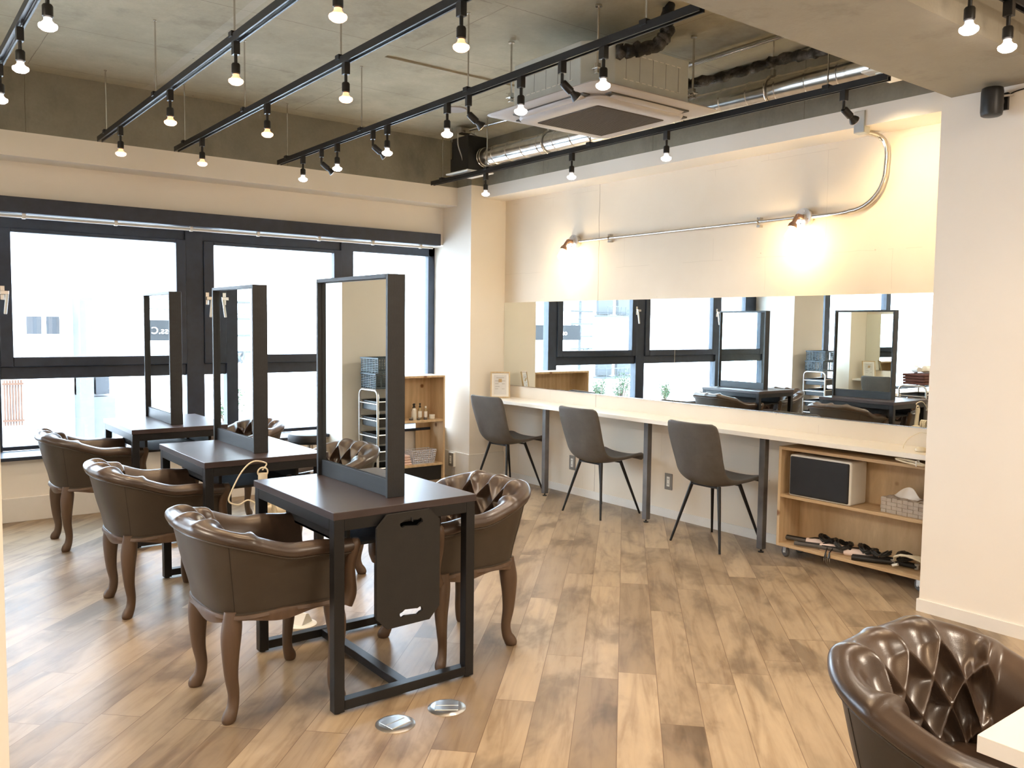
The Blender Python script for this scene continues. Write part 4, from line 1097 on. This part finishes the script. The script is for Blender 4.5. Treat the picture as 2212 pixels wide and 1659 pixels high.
# thin metal conduits on the ceiling
def conduit(pts, rad, label, n=8):
    m = MB().tube(catm(pts, n), rad, 10); return tag(m.build('conduit_pipe', 'steel', None, smooth=True), label, 'conduit')
conduit([(4.10, 4.9, 3.005), (4.10, 4.2, 3.005), (4.08, 3.4, 3.005), (4.06, 2.6, 3.005), (4.06, 2.02, 3.005)], .016, 'straight metal conduit under the ceiling right of the air conditioner')
conduit([(4.00, 5.83, 2.99), (4.02, 5.5, 2.99), (4.04, 5.2, 2.99), (4.05, 4.92, 2.99)], .012, 'short metal conduit under the ceiling in the far corner')
r = thing('junction_box', 'small metal junction box with hanging cable loops near the far ceiling corner', 'junction box', (3.99, 5.90, 2.975))
MB().box(-.05, -.03, -.01, .05, .05, .04).build('box', 'steel', r, bevel=.003)
MB().tube(catm([(-.045, .02, -.01), (-.045, .02, -.10), (-.02, .0, -.20), (-.01, -.02, -.28)], 6), .005, 8).tube(catm([(.05, -.02, -.0), (.12, -.03, -.03), (.16, -.03, -.10), (.14, -.02, -.20)], 6), .006, 8).build('cable', 'grey_plastic', r, smooth=True)
r = thing('ceiling_ring', 'round pale metal ring set in the concrete ceiling left of the air conditioner', 'ceiling fitting', (3.63, 5.49, ZC-.004))
MB().lathe([(.055, .0), (.085, -.004), (.088, .0035), (.05, .0035)], seg=36).build('ring', 'ac_plate', r, smooth=True)

# ================================================================== SPIRAL DUCT + FAN BOXES
A = Vector((4.12, 5.80, 2.775)); B = Vector((4.12, 2.30, 2.725))
r = thing('spiral_duct', 'long shiny galvanised spiral duct running along the counter side under the ceiling', 'duct', tuple(A))
d = B-A; L = d.length; n = 900; P = []; R_ = []
for i in range(n+1):
    t_ = i/n; P.append(tuple(d*t_)); ph = (t_*L/.19) % 1; R_.append(.0725+(.0045 if ph < .035 else 0))
MB().tube(P, R_, 32).build('duct_pipe', 'galvanised', r, smooth=True)
for t_ in (.005, .03):
    q = d*t_; MB().tube([tuple(q), tuple(q+d.normalized()*.018)], .078, 32).build('collar', 'galvanised', r, smooth=True)
for t_ in (.24, .62, .80):
    q = d*t_; pts = [(q.x+.080*math.cos(a), q.y, q.z+.080*math.sin(a)) for a in [2*PI*k/28 for k in range(28)]]
    hg = MB().tube(pts, .006, 8, close=True).build('hanger_ring', 'steel', r, smooth=True)
    MB().cyl((q.x, q.y, q.z+.08), (q.x, q.y, ZC-A.z), .0045, 8).box(q.x-.012, q.y-.012, q.z+.08, q.x+.012, q.y+.012, q.z+.115).build('hanger_rod', 'steel', hg, smooth=True)
def fanbox(x, y, label, flip):
    r = thing('ventilation_box', label, 'ventilation unit', (x, y, 2.642), 0, 'ceiling ventilation boxes')
    MB().box(-.10, -.12, .018, .10, .14, .30).build('housing', 'black_plastic', r, bevel=.003)
    MB().box(-.135, -.16, .004, .135, .16, .018).build('grille_plate', 'white_plastic', r, bevel=.006)
    MB().box(-.09, -.11, -.004, .09, .11, .004).build('centre_plate', 'white_plastic', r, bevel=.003)
    for sx_ in (-.112, .112):
        MB().cyl((sx_, .1, .25), (sx_, .1, ZC-2.62), .004, 8).box(sx_-.008, .09, .13, sx_+.008, .11, .27).build('hanger_rod', 'steel', r, smooth=True)
    return r
fanbox(4.07, 5.93, 'black ventilation box with white plate at the far end of the duct', 0)
fanbox(4.05, 2.185, 'black ventilation box with white plate at the near end of the duct', 1)

# ================================================================== CONDUIT AND WALL LAMPS
ZL = 2.085
XW = XC-.03
r = thing('wall_conduit', 'bent shiny conduit pipe along the counter wall joining the two bulb lamps', 'conduit', (XW, 3.12, ZL))
P = [(0, 2.09, 0), (0, 1.0, .002), (0, .045, .005)]
MB().tube(P, .0115, 12).build('straight_pipe', 'steel', r, smooth=True)
pts = [(0, -.05, .0), (0, -.22, .0), (0, -.29, .006)]
for k in range(0, 11):
    a = PI/2*k/10; pts.append((0, -.30-.215*math.sin(a), .225-.215*math.cos(a)))
pts += [(0, -.520, .30), (-.001, -.516, .345), (-.006, -.502, .385), (-.018, -.484, .408), (-.040, -.470, .418), (-.09, -.461, .421), (-.185, -.458, .421)]
P2 = [Vector(p) for p in pts]
MB().tube([tuple(p) for p in P2], .0145, 14).build('bent_pipe', 'steel', r, smooth=True)
for y in (1.73, .34):
    MB().box(-.004, y-.012, -.032, .030, y+.012, -.016).box(-.004, y-.012, .016, .030, y+.012, .032).tube([(.0+.016*math.cos(a), y, .016*math.sin(a)) for a in [PI/2+PI*k/10 for k in range(11)]], .004, 6).build('strap', 'steel', r)
r = thing('switch_box', 'upright metal junction box hanging beside the curved conduit', 'junction box', (4.45, 2.645, 2.545))
MB().box(-.026, -.033, -.06, .030, .033, .06).build('box', 'ac_body', r, bevel=.003)
MB().box(-.029, -.030, -.057, -.025, .030, .057).build('metal_cover', 'brushed_steel', r, bevel=.001)
MB().cyl((0, 0, .06), (0, -.02, .25), .0125, 12).cyl((0, -.004, .055), (0, -.008, .085), .018, 12).build('drop_pipe', 'steel', r, smooth=True)
def wall_lamp(y, label, grp='bare-bulb wall lamps on the conduit'):
    r = thing('wall_lamp', label, 'wall lamp', (XC, y, ZL), 0, grp)
    MB().lathe([(.048, -.0001), (.050, -.004), (.050, -.034), (.047, -.040)], axis='x', seg=32).build('round_box', 'brushed_steel', r, smooth=True)
    MB().lathe([(.055, -.040), (.058, -.043), (.056, -.048), (.020, -.052), (.018, -.058)], axis='x', seg=32).build('cover_flange', 'brushed_steel', r, smooth=True)
    for a in (.4, 1.9, 3.5, 5.0): MB().cyl((-.047, .040*math.cos(a), .040*math.sin(a)), (-.052, .040*math.cos(a), .040*math.sin(a)), .004, 8).build('screw', 'steel', r)
    MB().tube(catm([(-.055, 0, 0, ), (-.085, 0, .004), (-.105, .004, -.004)], 5), .014, 12).tube(catm([(-.100, .003, .004), (-.118, .006, -.018), (-.132, .008, -.040)], 5), .013, 12).lathe([(.018, -.006), (.018, .006)], (-.100, .0, .0), 'y', 16).build('swivel_arm', 'copper_brown', r, smooth=True)
    sk = MB(); D = Vector((-.30, .05, -1)).normalized(); S = Vector((-.132, .008, -.036))
    sk.tube([tuple(S), tuple(S+D*.012), tuple(S+D*.030), tuple(S+D*.034)], [.014, .024, .028, .027], 24).build('socket_cup', 'copper_brown', r, smooth=True)
    C0 = S+D*.030
    prof = [(.012, 0), (.013, .010), (.022, .030), (.030, .050), (.030, .066), (.022, .082), (.010, .090)]
    MB().tube([tuple(C0+D*z) for _, z in prof], [q for q, _ in prof], 24).build('light_bulb', 'bulb_glow', r, smooth=True)
    ld = bpy.data.lights.new('bulb', 'POINT'); ld.energy = BULB_W; ld.color = (1, .70, .34); ld.shadow_soft_size = .03
    lo = bpy.data.objects.new('bulb', ld); COL.objects.link(lo); lo.parent = r; lo.location = C0+D*.135
    return r
wall_lamp(5.255, 'glowing bare bulb wall lamp at the far end of the conduit')
wall_lamp(3.121, 'glowing bare bulb wall lamp where the conduit bends upward')
wall_lamp(1.55, 'third bare bulb wall lamp in the alcove, hidden behind the near wall')

# ================================================================== BLACK WALL SPEAKER
r = thing('wall_speaker', 'small black cylindrical speaker mounted high on the near right wall', 'speaker', (4.055, 1.785, 2.36))
MB().lathe([(.036, 0), (.043, .004), (.046, .02), (.046, .105), (.043, .122), (.036, .126)], seg=36).build('body', 'black_plastic', r, smooth=True)
MB().cyl((.04, 0, .075), (.10, 0, .075), .018, 14).box(.085, -.03, .04, .102, .03, .115).build('wall_bracket', 'black_plastic', r, smooth=True)
MB().tube(catm([(.09, -.03, .10), (.096, -.08, .118), (.098, -.3, .128), (.098, -.8, .132)], 6), .003, 6).build('cable', 'black_plastic', r, smooth=True)
MB().bar((.03, -.03, .088), (.09, -.05, .10), .010, .008).build('plug', 'grey_plastic', r)

# ================================================================== TROLLEYS (seen in the mirrors)
def trolley(x, y, label, n, top):
    r = thing('salon_trolley', label, 'trolley', (x, y, 0), 0, 'chrome salon trolleys with black drawers')
    w, d, h = .42, .30, top
    for sx_ in (-w/2, w/2):
        P = [(sx_, -d/2, .06), (sx_, -d/2, h-.05)] + [(sx_, -d/2+.05-.05*math.cos(a), h-.05+.05*math.sin(a)) for a in [PI/2*k/6 for k in range(1, 7)]] + [(sx_, d/2-.05+.05*math.sin(a), h-.05+.05*math.cos(a)) for a in [PI/2*k/6 for k in range(0, 7)]] + [(sx_, d/2, .06)]
        MB().tube(P, .010, 10).build('side_frame', 'brushed_steel', r, smooth=True)
        for y0 in (-d/2, d/2): MB().lathe([(.008, -.01), (.024, -.008), (.024, .008), (.008, .01)], (sx_, y0, .026), 'y', 18).cyl((sx_, y0, .026), (sx_, y0, .07), .006, 8).build('caster', 'black_plastic', r, smooth=True)
    for k in range(n):
        z = h-.09-k*.135
        dr = MB().box(-w/2+.018, -d/2+.012, z-.075, w/2-.018, d/2-.012, z-.072).box(-w/2+.018, -d/2+.012, z-.072, w/2-.018, -d/2+.015, z).box(-w/2+.018, d/2-.015, z-.072, w/2-.018, d/2-.012, z).box(-w/2+.018, -d/2+.015, z-.072, -w/2+.021, d/2-.015, z).box(w/2-.021, -d/2+.015, z-.072, w/2-.018, d/2-.015, z).build('drawer', 'black_plastic', r, bevel=.002)
        MB().cyl((-w/2, -d/2, z), (w/2, -d/2, z), .005, 8).cyl((-w/2, d/2, z), (w/2, d/2, z), .005, 8).cyl((-w/2, -d/2, z-.02), (-w/2, d/2, z-.02), .006, 8).cyl((w/2, -d/2, z-.02), (w/2, d/2, z-.02), .006, 8).build('drawer_rail', 'brushed_steel', r, smooth=True)
    return r
trolley(-.37, 6.16, 'chrome trolley with black drawers before the window pillar, seen in the mirrors', 5, .86)
def crate(z, rz, label):
    r = thing('plastic_crate', label, 'crate', (-.36, 6.17, z), rz, 'stacked crates on the trolley')
    w, d, h = .19, .125, .125
    m = MB().box(-w, -d, 0, w, d, .005)
    for s_ in (-1, 1):
        m.bar((-w, s_*d, .005), (w, s_*d, .005), .006, .01); m.box(-w-.004, s_*(d+.006)-.004, h-.014, w+.004, s_*(d+.006)+.004, h)
        m.box(s_*(w+.006)-.004, -d-.01, h-.014, s_*(w+.006)+.004, d+.01, h)
        for k in range(7): m.box(-w, s_*(d+.003)-.002, .012+k*.014, w, s_*(d+.003)+.002, .019+k*.014); m.box(s_*(w+.003)-.002, -d, .012+k*.014, s_*(w+.003)+.002, d, .019+k*.014)
        for k in range(9): m.box(-w+k*w/4-.004, s_*d-.002, 0, -w+k*w/4+.004, s_*d+.004, h)
        for k in range(7): m.box(s_*w-.002, -d+k*d/3-.004, 0, s_*w+.004, -d+k*d/3+.004, h)
    m.build('crate_body', 'crate_blue', r); return r
crate(.872, .03, 'lower blue-grey slatted plastic crate on the trolley by the pillar')
crate(1.0, -.06, 'upper blue-grey slatted plastic crate on the trolley by the pillar')
trolley(.17, 4.62, 'chrome trolley carrying towels and hair dryers, seen at the right end of the wall mirror', 4, .80)
for k in range(4):
    r = thing('folded_towel', 'reddish brown towel on the trolley, %s of the pile' % ['bottom one', 'second lowest', 'second from top', 'topmost'][k], 'towel', (.17, 4.62, .812+k*.030), .02*k, 'pile of brown towels')
    MB().box(-.19, -.125, 0, .19, .125, .028).build('cloth', 'towel_brown', r, bevel=.010, bseg=3)
for i, (x, y, a) in enumerate(((.10, 4.60, .4), (.24, 4.66, 2.4))):
    r = thing('hair_dryer', 'white hair dryer lying on the brown towels, %s one' % ['left', 'right'][i], 'hair dryer', (x, y, .975), a, 'white hair dryers on the trolley')
    MB().lathe([(.026, -.12), (.028, -.11), (.030, -.05), (.040, .0), (.042, .05), (.02, .075), (.003, .078)], axis='x', seg=20).build('barrel', 'white_plastic', r, smooth=True)
    MB().tube([(.02, .02, -.01), (.03, .10, -.02), (.035, .15, -.025)], [.019, .018, .014], 12).build('handle', 'white_plastic', r, smooth=True)
    m = MB(); coil(m, .03, .12, -.035, .06, .06, 3, .004, 5+i); m.build('cord', 'white_plastic', r, smooth=True)

# ================================================================== OUTSIDE
r = thing('opposite_building', 'overexposed white building across the street', 'building', (1.0, 12.0, -4.0))
MB().box(-2.6, 0, 0, 3.9, 6, 12).build('facade', 'ext_white', r)
MB().box(.62, -.05, 5.22, .78, 0, 5.44).box(.84, -.05, 5.22, .98, 0, 5.44).build('window_opening', 'ext_grey', r)
MB().box(1.14, -.35, 4.78-.9, 1.30, -.0, 5.72).build('corner_column', 'ext_column', r)
MB().box(1.14, -.12, 4.45, 1.34, -.0, 4.67).box(1.37, -.12, 4.45, 1.53, 0, 4.67).build('window_opening', 'ext_grey', r)
MB().box(1.16, -.2, 2.6, 1.58, 0, 4.42).build('grey_bay', 'ext_column', r)
m = MB()
for k in range(7): m.box(.35+k*.03, -.10, 4.10, .365+k*.03, -.06, 4.66)
m.box(.33, -.12, 4.60, .56, -.09, 4.625).box(.33, -.12, 4.15, .56, -.09, 4.175).build('slatted_screen', 'ext_orange', r)
r = thing('neighbour_building', 'pale building with balconies across the street, seen in the mirrors', 'building', (-5.0, 12.0, -4.0))
MB().box(-4.0, .05, 0, 3.35, 6, 12).build('facade', 'ext_white', r)
for z in (4.45, 5.63):
    MB().box(2.20, -.02, z, 2.58, .05, z+.48).box(2.72, -.02, z, 3.10, .05, z+.48).build('window_opening', 'ext_column', r)
    m = MB().box(2.15, -.30, z+.14, 3.15, -.28, z+.16)
    for k in range(9): m.box(2.16+k*.12, -.30, z-.02, 2.17+k*.12, -.29, z+.15)
    m.box(2.15, -.31, z-.05, 3.15, .05, z-.02); m.build('balcony', 'ext_column', r)
r = thing('street_sign', 'dark shop sign with white letters across the street, seen in the far table mirror', 'sign', (.15, 10.5, 1.17))
MB().box(-.25, 0, 0, .75, .08, .24).build('sign_board', 'ext_sign', r)
tc = bpy.data.curves.new('sign_letters', 'FONT'); tc.body = 'oss.C'; tc.size = .115; tc.extrude = .005; tc.align_x = 'CENTER'
to = bpy.data.objects.new('tmp', tc); COL.objects.link(to); dg = bpy.context.evaluated_depsgraph_get(); dg.update()
me = bpy.data.meshes.new_from_object(to.evaluated_get(dg)); bpy.data.objects.remove(to)
lt = bpy.data.objects.new('sign_letters', me); COL.objects.link(lt); lt.parent = r; me.materials.clear(); me.materials.append(MATS['ext_white'])
lt.rotation_euler = (PI/2, 0, 0); lt.location = (.17, -.01, .08)
MB().cyl((.70, .06, -5.17), (.70, .06, 0), .03, 12).build('post', 'ext_column', r)
r = thing('overhead_cables', 'dark utility cables strung outside the windows', 'cables', (0, 10.8, 2.0))
m = MB()
for k in range(2):
    z0 = -.42+.10*k; m.tube([(-6+i*.58, .1*k, z0-(.12-.07*k)*math.sin(PI*i/12)) for i in range(13)], .0045, 6)
m.build('cable', 'ext_grey', r, smooth=True)
r = thing('utility_pole', 'utility pole with brackets and cable loops outside the windows, seen in the mirrors', 'pole', (-.72, 11.2, -4))
MB().cyl((0, 0, 0), (0, 0, 8.5), .03, 14, .025).build('pole', 'ext_column', r, smooth=True)
m = MB()
for k in range(5): m.bar((-.25, -.05, 5.0+k*.22), (.25, -.05, 5.0+k*.22), .03)
m.build('bracket', 'ext_column', r)
m = MB(); coil(m, .15, -.08, 5.25, .09, .12, 5, .008, 12, tilt=1.2); coil(m, -.1, -.08, 4.85, .06, .12, 4, .008, 15, tilt=1.2); m.build('cable_loops', 'ext_column', r, smooth=True)
# shrubs on a low wall outside
tag(MB().box(-2.0, 9.3, -1.0, .75, 9.7, .15).build('garden_wall', 'ext_white', None), 'low white wall outside the windows carrying shrubs', 'wall')
def shrub(x, y, s_, label, seed):
    r = thing('shrub', label, 'shrub', (x, y, .15), 0, 'green shrubs outside the window'); rnd = random.Random(seed); m = MB(); st = MB()
    for k in range(26):
        a, b2 = rnd.uniform(0, 2*PI), rnd.uniform(.1, .75); tip = Vector((math.cos(a)*b2*.22*s_, math.sin(a)*b2*.14*s_, s_*rnd.uniform(.18, .42)))
        st.tube([(0, 0, 0), tuple(tip*.5+Vector((0, 0, .03))), tuple(tip)], [.005, .004, .002], 5)
        for q in range(16):
            c0 = tip*rnd.uniform(.5, 1.08)+Vector((rnd.uniform(-.03, .03), rnd.uniform(-.03, .03), rnd.uniform(-.02, .03)))
            u = Vector((rnd.uniform(-1, 1), rnd.uniform(-1, 1), rnd.uniform(-.2, 1))).normalized()*.030; v_ = u.orthogonal().normalized()*.011
            m.face([tuple(c0), tuple(c0+u*.5+v_), tuple(c0+u), tuple(c0+u*.5-v_)])
    st.build('stem', 'walnut', r); m.build('foliage', 'leaf_green', r)
shrub(.38, 9.5, 1.0, 'green shrub outside the window, left one in the wall mirror', 3)
shrub(-.08, 9.5, 1.25, 'taller green shrub outside the window, right one in the wall mirror', 5)
shrub(-1.1, 9.5, .8, 'small pale shrub outside the window, seen in the wall mirror', 9)
tag(MB().box(-20, 7.4, -4.2, 20, 40, -4.0).build('street', 'ext_ground', None), 'pale street below the windows', 'street', None, 'structure')
